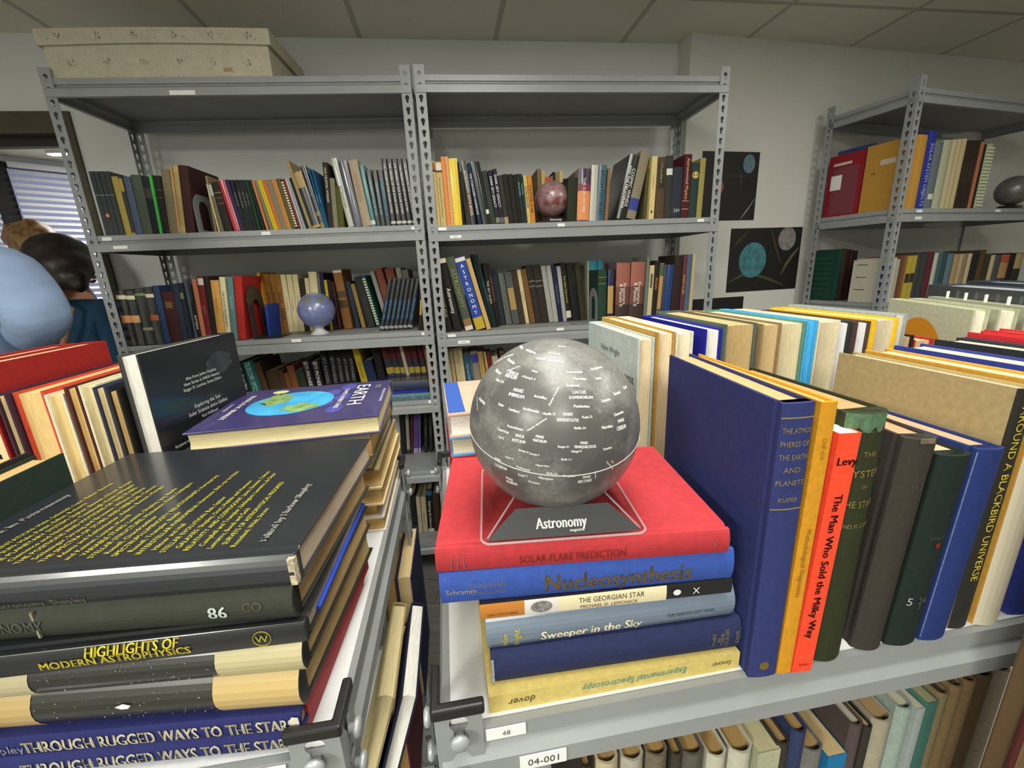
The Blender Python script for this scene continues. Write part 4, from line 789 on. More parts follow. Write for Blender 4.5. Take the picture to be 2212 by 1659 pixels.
# ------------------------------------------------------------------ racks
steel = mat('grey_rack_enamel', (.27, .285, .29), .38, .5, var=.05, scale=14, bump=.05)
steel_d = mat('grey_rack_deck', (.27, .275, .28), .5, .4, var=.06, scale=9)
white_deck = mat('white_laminate', (.66, .67, .68), .45, .4, var=.03, scale=300)
sticker = mat('white_sticker', (.80, .81, .80), .5)
PIT = .0381
def hole_pts(cx, cz):
    pts = []
    for q in range(11):
        a = math.radians(-52+q*284/10); pts.append((cx+.0078*math.cos(a), cz+.003+.0078*math.sin(a)))
    for q in range(5):
        a = math.radians(180+q*45); pts.append((cx+.0042*math.cos(a), cz-.0105+.0042*math.sin(a)))
    return pts
def flange(mb, H, first, fn, w=.038):
    z1 = H; rows = []
    zc = H-first
    top = True
    while zc-PIT/2 > .02:
        lo = zc-PIT/2; hi = z1 if top else zc+PIT/2; top = False
        out = [(0, lo), (w, lo), (w, hi), (0, hi)]; ho = hole_pts(w/2, zc)
        tr = tessellate_polygon([[Vector((*p, 0)) for p in out], [Vector((*p, 0)) for p in ho]])
        P = out+ho
        for t in (0, .002): mb.add([fn(x, t, z) for x, z in P], [tuple(f) for f in tr])
        n = len(ho); mb.add([fn(x, 0, z) for x, z in ho]+[fn(x, .002, z) for x, z in ho], [(i, (i+1) % n, n+(i+1) % n, n+i) for i in range(n)])
        zc -= PIT; last = lo
    for t in (0, .002): mb.add([fn(0, t, 0), fn(w, t, 0), fn(w, t, last), fn(0, t, last)], [(0, 1, 2, 3)])
    mb.add([fn(w, 0, 0), fn(w, .002, 0), fn(w, .002, H), fn(w, 0, H)], [(0, 1, 2, 3)]); mb.add([fn(0, 0, H), fn(w, 0, H), fn(w, .002, H), fn(0, .002, H)], [(0, 1, 2, 3)])
_post = {}
def post_mesh(H, first, sx, sy):
    k = (H, first, sx, sy)
    if k not in _post:
        mb = MB(); flange(mb, H, first, lambda x, t, z: (sx*x, sy*t, z)); flange(mb, H, first, lambda x, t, z: (sx*t, sy*x, z))
        me = bpy.data.meshes.new('post'); me.from_pydata(mb.v, [], mb.f); me.materials.append(steel); _post[k] = me
    return _post[k]
BEAM = [(.003, 0), (.003, -.019), (.009, -.020), (.009, -.023), (-.003, -.0335), (-.003, -.058), (.012, -.058), (.012, -.055), (.0005, -.055), (.0005, -.034), (.012, -.0245), (.012, -.0015)]
NEARBEAM = [(.002, .0005), (.002, -.016), (.006, -.017), (.006, -.0185), (-.003, -.0295), (-.003, -.047), (.012, -.047), (.012, -.044), (.0005, -.044), (.0005, -.030), (.009, -.020), (.009, -.0005)]
def rack(name, label, fr, L, D, levels, H, first, group=None, deck=steel_d, beam=BEAM, inset=.001, a0=0., rear=True):
    r = thing(name, label, 'shelving', fr.mat(a0, 0, 0), group)
    for sx, sy, x, y in ((1, 1, 0, 0), (-1, 1, L, 0), (1, -1, 0, D), (-1, -1, L, D)):
        o = link('post', post_mesh(H, first, sx, sy), r); o.location = (x, y, 0)
    for h in levels:
        o = MB().prism([(y, h+z) for y, z in beam], .003, L-.003, 'yzx').build('beam', steel, r)
        MB().prism([(D-y, h+z) for y, z in beam], .003, L-.003, 'yzx').build('beam', steel, r)
        MB().prism([(y+.003, h+z) for y, z in beam], .014, D-.014, 'xzy').build('side_beam', steel, r)
        MB().prism([(L-y-.003, h+z) for y, z in beam], .014, D-.014, 'xzy').build('side_beam', steel, r)
        MB().box(.012, L-.012, .010, D-.010, h-.016, h-inset).build('deck', deck, r)
    return r
def rack_label(r, x, y, z, w, h, text=None, tcol='#2c2c2c', cap=.35):
    l = MB().box(0, w, -.0012, 0, 0, h).build('shelf_label', sticker, r); l.location = (x, y, z)
    if text:
        mb = MB(); put_text(mb, text, h*cap, w*.8, lambda u, v: (w/2+u, -.0016, h/2+v)); mb.build('label_print', ink(tcol), l)
    return l
LV_L = (2.103, 1.594, 1.178, .878, .545, .165); LV_R = (2.103, 1.587, 1.164, .872, .545, .165)
rl = rack('steel_shelving_unit', 'left grey steel rack at the back wall under the floral box', RACK_L, 1.240, .40, LV_L, 2.134, .030, 'grey racks along the back wall')
rr = rack('steel_shelving_unit', 'right grey steel rack at the back wall behind the moon globe', RACK_R, 1.214, .40, LV_R, 2.134, .030, 'grey racks along the back wall')
rc = rack('steel_shelving_unit', 'grey steel rack standing in the dim right corner', CORNER, 1.22, .40, (2.088, 1.604, 1.175, .80, .45, .12), 2.134, .030)
for x, y, z, w, h in ((.408, -.0035, 2.046, .085, .014), (.055, .0025, 1.576, .033, .012), (.625, .0025, 1.576, .033, .012), (1.19, .0025, 1.576, .03, .012), (.09, -.0035, 1.545, .05, .011), (.665, .0025, 1.160, .038, .012), (1.19, .0025, 1.160, .03, .012), (.93, .0025, .861, .09, .013), (1.19, .0025, .861, .04, .014), (1.17, .0025, .528, .05, .012)):
    rack_label(rl, x, y, z, w, h, None)
for x, y, z, w, h in ((.042, .0025, 1.569, .032, .012), (.52, .0025, 1.569, .03, .012), (1.12, .0025, 1.569, .03, .012), (.085, -.0035, 1.538, .045, .011), (.045, .0025, 1.146, .033, .012), (.51, .0025, 1.146, .032, .012), (.085, -.0035, 1.116, .05, .013)): rack_label(rr, x, y, z, w, h, '04-003' if y < 0 else None)
for x, y, z, w, h in ((.13, .0025, 1.586, .04, .012), (.12, -.0035, 1.555, .045, .012), (.72, .0025, 1.586, .04, .012)): rack_label(rc, x, y, z, w, h)

# near racks: white decks, black plastic caps on the posts, round rivets in the keyholes
def near_rack(label, fr, a0, L, D, levels):
    r = rack('steel_shelving_unit', label, fr, L, D, levels, 1.072, .013, 'near racks with white decks', white_deck, NEARBEAM, 0., a0)
    cap = mat('black_plastic_cap', '#1d1b1c', .42, .5)
    for sx, sy, x, y in ((1, 1, 0, 0), (-1, 1, L, 0), (1, -1, 0, D), (-1, -1, L, D)):
        mb = MB(); q = [(-.0025, -.0025), (.0405, -.0025), (.0405, .0055), (.0055, .0055), (.0055, .0405), (-.0025, .0405)]
        mb.prism([(x+sx*a, y+sy*b) for a, b in q], 1.070, 1.081); mb.build('post_cap', cap, r, bevel=.002)
    rv = mat('rivet_steel', (.42, .44, .45), .35, .5, metal=.3)
    for x, sx in ((0, 1), (L, -1)):
        for z in (1.059-.008, 1.059-PIT-.008):
            mb = MB(); mb.lathe([(.0038, 0), (.0038, .004), (.0072, .005), (.0078, .0075), (.006, .0095), (.001, .010)], 20)
            o = mb.build('rivet', rv, r, smooth=True); o.location = (x+sx*.019, -.0005, z); o.rotation_euler = (PI/2, 0, 0)
            for yy in (.019, D-.019):
                o = link('rivet', o.data, r); o.location = (x-sx*.0005, yy, z); o.rotation_euler = (0, -sx*PI/2, 0)
    return r
nr = near_rack('near grey rack with white deck under the moon globe', NEAR_R, 0, 1.22, .50, (DECK, .722, .35))
nl = near_rack('near grey rack with white deck at the left, under the tall stacks', NEAR_L, -1.22, 1.22, .50, (DECK, .65, .30))
rack_label(nr, .040, .0015, 1.0375, .033, .011, '48', '#6a6a6c', .45)
rack_label(nr, .066, -.0035, 1.005, .040, .014, '04-001', '#3a3a3a', .5)
rack_label(nl, 1.22-.105, .0015, 1.0375, .062, .011, '58', '#6a6a6c', .45)

# ------------------------------------------------------------------ shelved books from the measured tables
SHELF_AT = {'A2': (RACK_L, "left back rack's upper shelf"), 'B2': (RACK_R, "right back rack's upper shelf"), 'A3': (RACK_L, "left back rack's middle shelf"), 'B3': (RACK_R, "right back rack's middle shelf"),
            'A4': (RACK_L, "left back rack's lower shelf"), 'B4': (RACK_R, "right back rack's lower shelf"), 'A5': (RACK_L, "left back rack's second lowest shelf"), 'A6': (RACK_L, "left back rack's lowest shelf"),
            'G2': (CORNER, "corner rack's upper shelf"), 'G3': (CORNER, "corner rack's middle shelf"), 'RL': (NEAR_R, "near rack's lower shelf")}
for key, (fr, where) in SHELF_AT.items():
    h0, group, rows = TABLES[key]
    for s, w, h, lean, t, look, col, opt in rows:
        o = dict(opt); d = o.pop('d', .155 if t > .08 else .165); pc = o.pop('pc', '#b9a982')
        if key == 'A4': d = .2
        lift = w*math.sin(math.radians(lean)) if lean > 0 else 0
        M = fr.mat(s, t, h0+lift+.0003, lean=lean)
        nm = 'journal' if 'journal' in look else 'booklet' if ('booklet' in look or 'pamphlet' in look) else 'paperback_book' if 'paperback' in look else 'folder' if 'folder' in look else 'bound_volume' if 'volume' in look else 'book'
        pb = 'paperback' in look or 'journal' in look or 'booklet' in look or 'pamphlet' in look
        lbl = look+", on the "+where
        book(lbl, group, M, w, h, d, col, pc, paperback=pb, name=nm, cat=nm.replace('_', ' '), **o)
for key, fr in (('RB', NEAR_R), ('LB', NEAR_L)):
    h0, group, rows = TABLES[key]
    for s, w, h, lean, t, look, col, opt in rows:
        o = dict(opt); pc = o.pop('pc')
        M = fr.mat(s+w, t+.20, h0+.0003, '-u', '-v', 'z')
        r = book(look+', fore-edge forward, along the near rack\'s far edge', group, M, w-.0006, h, .20-.006*(len(look) % 3), col, pc, rb=.1, **o)
        if 'monument' in look:
            face_text(r, 'Helen Wright', .009, .10, h*.89, .12, '#5b6668', w-.0006, 1); face_text(r, "James Lick's monument", .013, .10, h*.79, .17, '#3d4648', w-.0006, 1)
            mb = MB(); mb.add([(w, .12+.034*math.cos(a*PI/12)*(1+.15*math.sin(a*3)), h*.52+.05*math.sin(a*PI/12)) for a in range(24)], [tuple(range(24))]).build('printed_portrait', mat('portrait_ink', '#39383c', .6, var=.6, scale=60), r)
        if 'lecture' in look:
            face_text(r, 'Sons', .020, .135, h*.80, .07, '#d6d8ea', w-.0006, 1, slant=.25); face_text(r, 'ICS', .014, .135, h*.68, .06, '#d6d8ea', w-.0006, 1)
            MB().box(w-.0006, w+.0001, .10, .165, h*.745, h*.75).build('printed_rule', ink('#d6d8ea'), r)

# ------------------------------------------------------------------ the pile of six books under the moon globe
def lying(fr, a, b, h, turn, **k):
    """spine to the front (-b), top of the book at the left, front cover up; a, b is the right front corner"""
    return fr.mat(a, b, h, 'z', 'v', '-u', turn)
G1 = 'books piled under the moon globe'
def right_end(a, b, L, turn): t = math.radians(turn); return a+L*math.cos(t), b+L*math.sin(t)
h = DECK
r = book('cream-yellow paperback with upside-down teal title, lowest under the moon globe', G1, NEAR_R.mat(.0446, .0126, h+.0178, '-z', 'v', 'u', -.2), .0178, .2285, .155, '#c8b46a', '#c8b478', paperback=True, kind='cloth')
def on_spine(r, w, hh, t, c, size, z, x=.5, ml=.5, b=0., up=False, R=0., slant=0.):
    mb = MB(); sy = lambda q: R*(2*q/w-1)**2-.0009
    if up: put_text(mb, t, size*w, ml*w, lambda u, v: (w*x+u, sy(w*x+u), hh*z+v), b)
    else: put_text(mb, t, size*w, hh*ml, lambda u, v: (w*x+v, sy(w*x+v), hh*z-u), b, slant=slant)
    mb.build('spine_lettering', ink(c), r)
on_spine(r, .0178, .2285, 'Experimental Spectroscopy', '#4f9088', .36, .56, .48, .42, slant=.2); on_spine(r, .0178, .2285, 'Sawyer', '#5b5130', .26, .92, .5, .1, slant=.2); on_spine(r, .0178, .2285, 'dover', '#4a4028', .38, .12, .5, .1, slant=.2)
h += .0178
a, b = right_end(.0492, .0202, .2245, -2.0); RB2 = .0045
r = book('navy ribbed-cloth book between the yellow paperback and the grey jacket', G1, lying(NEAR_R, a, b, h, -2.0), .0336, .2245, .15, '#232a50', '#cdb98e', rb=.16, groove=True, bevel=.0006)
for q, (t, z) in enumerate((('STARS', .12), ('IN', .10), ('THEIR', .085), ('COURSES', .065), ('JEANS', .022))): on_spine(r, .0336, .2245, t, '#7d7350', .10, z, .5, .55, up=True, R=.0054)
MB().box(.006, .028, -.0002, .0012, .2225, .2246).build('worn_edge', mat('worn_cloth', '#8d93a6', .9, var=.3, scale=300), r)
h += .0336
a, b = right_end(.0465, .0216, .219, -1.79)
r = book('grey-blue glossy jacketed book with cream sweeper title, in the globe pile', G1, lying(NEAR_R, a, b, h, -1.79), .0337, .219, .15, '#6e7c8e', '#cdbf9c', kind='gloss', rb=.2, bevel=.0006)
on_spine(r, .0337, .219, 'Sweeper in the Sky', '#e6e2c8', .30, .59, .36, .40, .012, R=.0067); on_spine(r, .0337, .219, 'THE NANTUCKET MAID', '#3d4654', .10, .19, .45, .2, R=.0067)
on_spine(r, .0337, .219, 'Helen', '#c8c02c', .13, .93, .36, .6, up=True, R=.0067); on_spine(r, .0337, .219, 'Wright', '#c8c02c', .15, .885, .36, .6, up=True, R=.0067)
h += .0337
a, b = right_end(.043, .0243, .2144, -3.58)
r = book('small cream-and-black book with a portrait on its spine, third of the globe pile', G1, lying(NEAR_R, a, b, h, -3.58), .0145, .2144, .14, '#1f1e20', '#cdbf9c', kind='gloss', rb=.06, bands=[(.83, 1, '#b9772e'), (.70, .83, '#d5d2cc'), (.27, .70, '#ddd3ae')])
on_spine(r, .0145, .2144, 'THE GEORGIAN STAR', '#4e4433', .34, .49, .66, .26); on_spine(r, .0145, .2144, 'MICHAEL D. LEMONICK', '#7d4334', .22, .50, .22, .27, slant=.15); on_spine(r, .0145, .2144, 'GREAT DISCOVERIES', '#5f3a14', .16, .915, .3, .12)
MB().add([(.0075+.0055*math.cos(q*PI/8), -.0008, .164+.009*math.sin(q*PI/8)) for q in range(16)], [tuple(range(16))]).build('portrait', mat('portrait_grey', '#7a7876', .6, var=.7, scale=260), r)
MB().add([(.0075+.003*math.cos(q*PI/4), -.0011, .049+.0035*math.sin(q*PI/4)) for q in range(8)], [tuple(range(8))]).build('emblem', ink('#dcdcdc'), r); on_spine(r, .0145, .2144, 'X', '#dcdcdc', .42, .15, .5, .1)
h += .0145
a, b = right_end(.0125, .0296, .2442, -4.73)
r = book('bright blue cloth book with dull gold title, second of the globe pile', G1, lying(NEAR_R, a, b, h, -4.73), .0286, .2442, .17, '#34509f', '#cdbf9c', rb=.1, groove=True, bevel=.0006)
on_spine(r, .0286, .2442, 'Nucleosynthesis', '#5d5034', .55, .40, .45, .50, .02, R=.003); on_spine(r, .0286, .2442, 'Schramm', '#a39a80', .16, .93, .45, .12, R=.003); on_spine(r, .0286, .2442, 'CHALLENGES', '#6d6a72', .13, .84, .6, .12, R=.003); on_spine(r, .0286, .2442, 'AND NEW DEVELOPMENTS', '#6d6a72', .13, .84, .35, .12, R=.003)
h += .0286
a, b = right_end(.0112, .0316, .2378, -5.99)
r = book('bright red cloth book directly under the moon globe', G1, lying(NEAR_R, a, b, h, -5.99), .022, .2378, .170, '#ad3238', '#cdbf9c', rb=.12, groove=True, bevel=.0006)
on_spine(r, .022, .2378, 'SOLAR FLARE PREDICTION', '#7a2a20', .34, .54, .40, .36, R=.0026); on_spine(r, .022, .2378, 'S', '#8a6a50', .2, .055, .5, .1, R=.0026)
for q in range(3): MB().box(.004, .015, -.0004, .0004, .2150+q*.0050, .2158+q*.0050).build('stamped_bar', ink('#7d5f56'), r)
h += .022
TOPR = h
# ------------------------------------------------------------------ moon globe on its clear stand
def clear_plastic():
    m = bpy.data.materials.new('clear_acrylic'); m.use_nodes = True; nt = m.node_tree; nt.nodes.remove(nt.nodes['Principled BSDF'])
    t = nt.nodes.new('ShaderNodeBsdfTransparent'); t.inputs[0].default_value = (.93, .94, .94, 1); g = nt.nodes.new('ShaderNodeBsdfGlossy'); g.inputs['Roughness'].default_value = .05
    lw = nt.nodes.new('ShaderNodeLayerWeight'); lw.inputs['Blend'].default_value = .12; mx = nt.nodes.new('ShaderNodeMixShader')
    nt.links.new(lw.outputs['Fresnel'], mx.inputs[0]); nt.links.new(t.outputs[0], mx.inputs[1]); nt.links.new(g.outputs[0], mx.inputs[2]); nt.links.new(mx.outputs[0], nt.nodes['Material Output'].inputs[0]); return m
acrylic = clear_plastic()
def planet_material(name, c1, c2, c3, blobs, rough=.3, coat=.25, scale=4., speck=30., poles=None):
    """mottled sphere: two noise layers, darker plains at given places, optional pole cap"""
    m = bpy.data.materials.new(name); m.use_nodes = True; nt = m.node_tree; b = nt.nodes['Principled BSDF']; L = nt.links.new; N = nt.nodes.new
    tc = N('ShaderNodeTexCoord'); n1 = N('ShaderNodeTexNoise'); n1.inputs['Scale'].default_value = scale; n1.inputs['Detail'].default_value = 8; n1.inputs['Roughness'].default_value = .7
    nr_ = N('ShaderNodeVectorMath'); nr_.operation = 'NORMALIZE'; L(tc.outputs['Object'], nr_.inputs[0]); L(nr_.outputs[0], n1.inputs['Vector'])
    n2 = N('ShaderNodeTexNoise'); n2.inputs['Scale'].default_value = speck; n2.inputs['Detail'].default_value = 6; L(nr_.outputs[0], n2.inputs['Vector'])
    r1 = N('ShaderNodeValToRGB'); r1.color_ramp.elements[0].position = .38; r1.color_ramp.elements[1].position = .62; r1.color_ramp.elements[0].color = (*c1, 1); r1.color_ramp.elements[1].color = (*c2, 1); L(n1.outputs['Fac'], r1.inputs[0])
    r2 = N('ShaderNodeValToRGB'); r2.color_ramp.elements[0].position = .52; r2.color_ramp.elements[1].position = .72; L(n2.outputs['Fac'], r2.inputs[0])
    mx = N('ShaderNodeMixRGB'); mx.inputs[2].default_value = (*c3, 1); L(r1.outputs[0], mx.inputs[1])
    mu = N('ShaderNodeMath'); mu.operation = 'MULTIPLY'; mu.inputs[1].default_value = .55; L(r2.outputs[0], mu.inputs[0]); L(mu.outputs[0], mx.inputs[0]); out = mx.outputs[0]
    for (d, rad, col) in blobs:
        dv = N('ShaderNodeVectorMath'); dv.operation = 'DISTANCE'; dv.inputs[1].default_value = d; L(nr_.outputs[0], dv.inputs[0])
        ad = N('ShaderNodeMath'); ad.operation = 'MULTIPLY_ADD'; ad.inputs[1].default_value = .5; L(n1.outputs['Fac'], ad.inputs[0]); L(dv.outputs['Value'], ad.inputs[2])
        mr = N('ShaderNodeMapRange'); mr.inputs['From Min'].default_value = rad+.18; mr.inputs['From Max'].default_value = rad+.34; mr.inputs['To Min'].default_value = .85; mr.inputs['To Max'].default_value = 0; L(ad.outputs[0], mr.inputs['Value'])
        m2 = N('ShaderNodeMixRGB'); m2.inputs[2].default_value = (*col, 1); L(mr.outputs[0], m2.inputs[0]); L(out, m2.inputs[1]); out = m2.outputs[0]
    L(out, b.inputs['Base Color']); b.inputs['Roughness'].default_value = rough; b.inputs['Coat Weight'].default_value = coat; b.inputs['Coat Roughness'].default_value = .25
    return m
GC = Vector((.0349, .3539, 1.2788)); GR = .0734
gM = Matrix.Translation(GC)
moon = thing('moon_globe', 'dark grey moon globe lettered in white, on a clear stand atop the red book', 'globe', Matrix.Translation((GC.x, GC.y, TOPR)))
dk = (.085, .083, .08)
def unit(*v): return tuple(Vector(v).normalized())
maria = [(t[1], .32 if t[0] in ('IMBRIUM', 'SERENITATIS', 'TRANQUILLITATIS') else .2, dk) for t in TABLES['GL'] if t[0] in ('IMBRIUM', 'SERENITATIS', 'TRANQUILLITATIS', 'VAPORUM', 'CRISIUM', 'NECTARIS', 'PROCELLARUM', 'FRIGORIS', 'NUBIUM', 'FECUNDITATIS')]
ball = MB().sphere(GR, nu=96, nv=64).build('sphere', planet_material('moon_print', (.135, .133, .127), (.19, .187, .18), (.32, .32, .31), maria, .40, .3, 5., 34.), moon, smooth=True)
ball.matrix_parent_inverse = Matrix.Identity(4); ball.location = (0, 0, GC.z-TOPR)
mb = MB()
for t, c, d, wdt, hh in TABLES['GL']:
    c = Vector(c).normalized(); d = Vector(d); d = (d-c*d.dot(c)).normalized(); up = c.cross(d)
    put_text(mb, t, hh, wdt, lambda u, v: tuple((c+d*u+up*v).normalized()*(GR+.00025)), .012)
o = mb.build('map_lettering', ink('#f2f2ee', .5), moon); o.location = (0, 0, GC.z-TOPR)
pole = Vector((.047, -.217, .975)).normalized(); e1 = pole.orthogonal().normalized(); e2 = pole.cross(e1)
o = MB().tube([(e1*math.cos(q*PI/48)+e2*math.sin(q*PI/48))*GR*1.0005 for q in range(96)], .0004, 6, True).build('equator_line', ink('#cfcfca'), moon); o.location = (0, 0, GC.z-TOPR)
st = thing('globe_stand', 'clear plastic globe stand with black name card, on the red book', 'globe stand', NEAR_R.mat(.1211, .0895, TOPR, turn=-5.5))
def rsq(half, rad, z, n=8):
    pts = []
    for cx, cy, a0 in ((1, 1, 0), (-1, 1, 90), (-1, -1, 180), (1, -1, 270)):
        for q in range(n): a = math.radians(a0+90*q/(n-1)); pts.append((cx*(half-rad)+rad*math.cos(a), cy*(half-rad)+rad*math.sin(a), z))
    return pts
rings = [rsq(.066, .008, .0005), rsq(.0655, .009, .0022)]+[[tuple(Vector(p)*(1-f)+Vector(q_)*f) for p, q_ in zip(rsq(.064, .010, .0028), [(.050*math.cos(math.atan2(p[1], p[0])), .050*math.sin(math.atan2(p[1], p[0])), .0265) for p in rsq(.064, .010, 0)])] for f in (0, .33, .66, 1)]
mb = MB(); n = 32; vs = sum(rings, []); fs = [(j*n+i, j*n+(i+1) % n, (j+1)*n+(i+1) % n, (j+1)*n+i) for j in range(len(rings)-1) for i in range(n)]
mb.add(vs, fs)
mb.build('clear_base', acrylic, st, smooth=True)
MB().tube([(.0505*math.cos(q*PI/32), .0505*math.sin(q*PI/32), .0268) for q in range(64)], .0013, 8, True).build('cradle_ring', acrylic, st, smooth=True)
def edge_plastic():
    m = bpy.data.materials.new('clear_acrylic_edge'); m.use_nodes = True; nt = m.node_tree; b = nt.nodes['Principled BSDF']; b.inputs['Base Color'].default_value = (.8, .8, .8, 1); b.inputs['Roughness'].default_value = .08
    t = nt.nodes.new('ShaderNodeBsdfTransparent'); mx = nt.nodes.new('ShaderNodeMixShader'); mx.inputs[0].default_value = .2
    nt.links.new(t.outputs[0], mx.inputs[1]); nt.links.new(b.outputs[0], mx.inputs[2]); nt.links.new(mx.outputs[0], nt.nodes['Material Output'].inputs[0]); return m
edge_m = edge_plastic()
MB().tube(rsq(.067, .008, .0015), .0011, 6, True).build('clear_edge', edge_m, st, smooth=True)
for a_ in (45, 135, 225, 315):
    ca, sa = math.cos(math.radians(a_)), math.sin(math.radians(a_)); MB().tube([(.0875*ca, .0875*sa, .003), (.0505*ca, .0505*sa, .027)], .0009, 6).build('clear_edge', edge_m, st, smooth=True)
MB().tube([(.0505*math.cos(q*PI/32), .0505*math.sin(q*PI/32), .0275) for q in range(64)], .0010, 6, True).build('clear_edge', edge_m, st, smooth=True)
card = mat('black_name_card', '#2a2c2e', .5, .4)
def slope(u, v): return (u, -.0655+.0155*v+.0006, .0022+.0243*v)
MB().add([slope(-.0625, .02), slope(.0625, .02), slope(.038, .82), slope(-.038, .82)]+[(x, y+.0006, z-.0004) for x, y, z in (slope(-.0625, .02), slope(.0625, .02), slope(.038, .82), slope(-.038, .82))], [(0, 1, 2, 3), (7, 6, 5, 4), (0, 4, 5, 1), (1, 5, 6, 2), (2, 6, 7, 3), (3, 7, 4, 0)]).build('name_card', card, st)
mb = MB(); put_text(mb, 'Astronomy', .0085, .042, lambda u, v: tuple(Vector(slope(u-.002, .40+v/.0288))+Vector((0, -.0012, .0004))), .03, .72); put_text(mb, 'magazine', .0022, .016, lambda u, v: tuple(Vector(slope(u+.010, .17+v/.0288))+Vector((0, -.0012, .0004))), .01)
mb.build('card_lettering', ink('#f5f5f5'), st)

# ------------------------------------------------------------------ front row on the right near rack, spines to the camera
G2 = "front row of books on the right near rack"
def upright(a, b, w, turn=0., lean=0.): return NEAR_R.mat(a, b, DECK+.0002, turn=turn, lean=lean)
r = book('tall navy-blue book nearest the globe pile, with gold spine lines', G2, upright(.2744, 0, 0, -4), .0258, .2565, .19, '#2c3468', '#c99a6c', rb=.05, groove=True, bevel=.0007, bands=[(.952, .956, '#8d7b45'), (.655, .659, '#8d7b45')])
for q, t in enumerate(('THE ATMOS', 'PHERES OF', 'THE EARTH', 'AND', 'PLANETS')): on_spine(r, .0258, .2565, t, '#8a7a48', .17, .915-.042*q, .5, .88, up=True, R=.0016)
on_spine(r, .0258, .2565, 'KUIPER', '#8a7a48', .15, .69, .5, .6, up=True, R=.0016)
MB().add([(.0129+.0045*math.cos(q*PI/10), -.0003, .013+.0045*math.sin(q*PI/10)) for q in range(20)], [tuple(range(20))]).build('gold_seal', ink('#6b5a2c'), r)
r = book('mustard-gold slim book left of the orange one', G2, upright(.3015, -.0012, 0, -2, .8), .0134, .2555, .19, '#c98d1f', '#e0d0a8', rb=.03, bevel=.0006, text='Methodological Diagnostics', tc='#8a601c', ts=.3, tpos=.45)
on_spine(r, .0134, .2555, 'LNP 410', '#8a601c', .25, .85, .5, .2)
r = book('vivid orange-red paperback with black title on its spine', G2, upright(.3153, -.0022, 0, -2, 1.9), .0188, .229, .15, '#f04a2c', '#ece5d6', paperback=True, capcol=1)
on_spine(r, .0188, .229, 'The Man Who Sold the Milky Way', '#26100e', .36, .47, .52, .68, .012); on_spine(r, .0188, .229, 'Levy', '#26100e', .36, .90, .58, .9, .012, up=True); on_spine(r, .0188, .229, 'Arizona', '#7a1a10', .17, .04, .5, .5, up=True)
r = book('thick olive-green old book with worn top and gold lettering', G2, upright(.3375, .0012, 0, 0, .2), .0385, .2405, .165, '#2a2f17', '#a78c62', rb=.22, groove=True, bevel=.0008, bands=[(.935, .94, '#4b4426')])
for t, z, s in (('THE', .86, .11), ('SYSTEM', .79, .16), ('OF', .74, .07), ('THE STARS', .675, .16), ('AGNES M. CLERKE', .59, .10)): on_spine(r, .0385, .2405, t, '#857442', s, z, .5, .86, up=True, R=.0085)
mb = MB(); mb.add([(.0385*q/10, .0085*(2*q/10-1)**2-.0006, .2405-(.014+.003*math.sin(q*2.2))*(z)) for z in (0, 1) for q in range(11)], [(q, q+1, q+12, q+11) for q in range(10)]).build('worn_cap', mat('frayed_green_cloth', '#4d6b4e', .9, var=.3, scale=220), r)
r = book('grey-brown cloth book between two dark green ones', G2, upright(.3887, .0055, 0, -6, 2.6), .0295, .2135, .155, '#35312b', '#b98f6c', rb=.2, groove=True, bevel=.0008)
on_spine(r, .0295, .2135, 'SKY', '#4e4a44', .16, .80, .55, .6, up=True, R=.0065); MB().box(.009, .021, -.0004, .0004, .2098, .2137).build('worn_edge', mat('frayed_brown_cloth', '#6a5f4d', .9, var=.3, scale=220), r)
r = book('blackish-green book with a white call number and red speck', G2, upright(.4222, .0030, 0, -1, 3.2), .0335, .1955, .15, '#16231d', '#d3ac86', rb=.14, groove=True, bevel=.0007)
on_spine(r, .0335, .1955, '5', '#9aa29a', .24, .26, .26, .4, up=True, R=.0048); on_spine(r, .0335, .1955, '24', '#5b635c', .2, .265, .62, .4, up=True, R=.0048); on_spine(r, .0335, .1955, '3', '#444c46', .2, .235, .55, .4, up=True, R=.0048); on_spine(r, .0335, .1955, 'SMART', '#3f4c40', .1, .60, .5, .5, up=True, R=.0048)
MB().add([(.019+.0022*math.cos(q), -.0008, .110+.0028*math.sin(q)) for q in range(6)], [tuple(range(6))]).build('red_speck', ink('#8d1d17'), r)
r = book('dark blue cloth book with pale worn edges', G2, upright(.4580, .0022, 0, 0, 3.3), .0290, .1975, .155, '#1d2f68', '#c49b78', rb=.12, groove=True, bevel=.0007)
MB().box(.0003, .0012, .0030, .0042, .004, .194).build('worn_edge', mat('rubbed_blue_cloth', '#6c7da0', .9, var=.3, scale=220), r)
r = book('tan-board book with black spine and yellow lettering', G2, upright(.4985, .0095, 0, 0, 1.2), .0215, .2455, .17, '#a08e66', '#efe2b8', rb=.1, bands=[(0, 1, '#1d1b15')], text='AROUND A BLACKBIRD UNIVERSE', tc='#c4b02e', ts=.36, tpos=.58)
MB().box(-.0004, .0219, -.0004, .016, 0, .2455).build('black_spine_cloth', cloth('#1c1b17'), r) if False else None
book('cream-spined mustard-board book near the photo right edge', G2, upright(.5272, .0068, 0, 0, .8), .0300, .2485, .165, '#c0913a', '#e6d5a4', rb=.14, bands=[(0, 1, '#ded5bb')], bevel=.0006)
book('royal blue spined book with cream speckled top', G2, upright(.5735, .0105, 0, 0, .5), .040, .2500, .165, '#303c90', '#ddcb9f', rb=.08)
book('charcoal-board book at the photo right edge', G2, upright(.6340, .006, 0), .0345, .2535, .17, '#26282c', '#e0ceab', rb=.08)
book('thin purple-grey book beside the red ones', G2, upright(.6725, .006, 0), .0075, .2535, .17, '#453c55', '#cdbf9c', rb=.05)
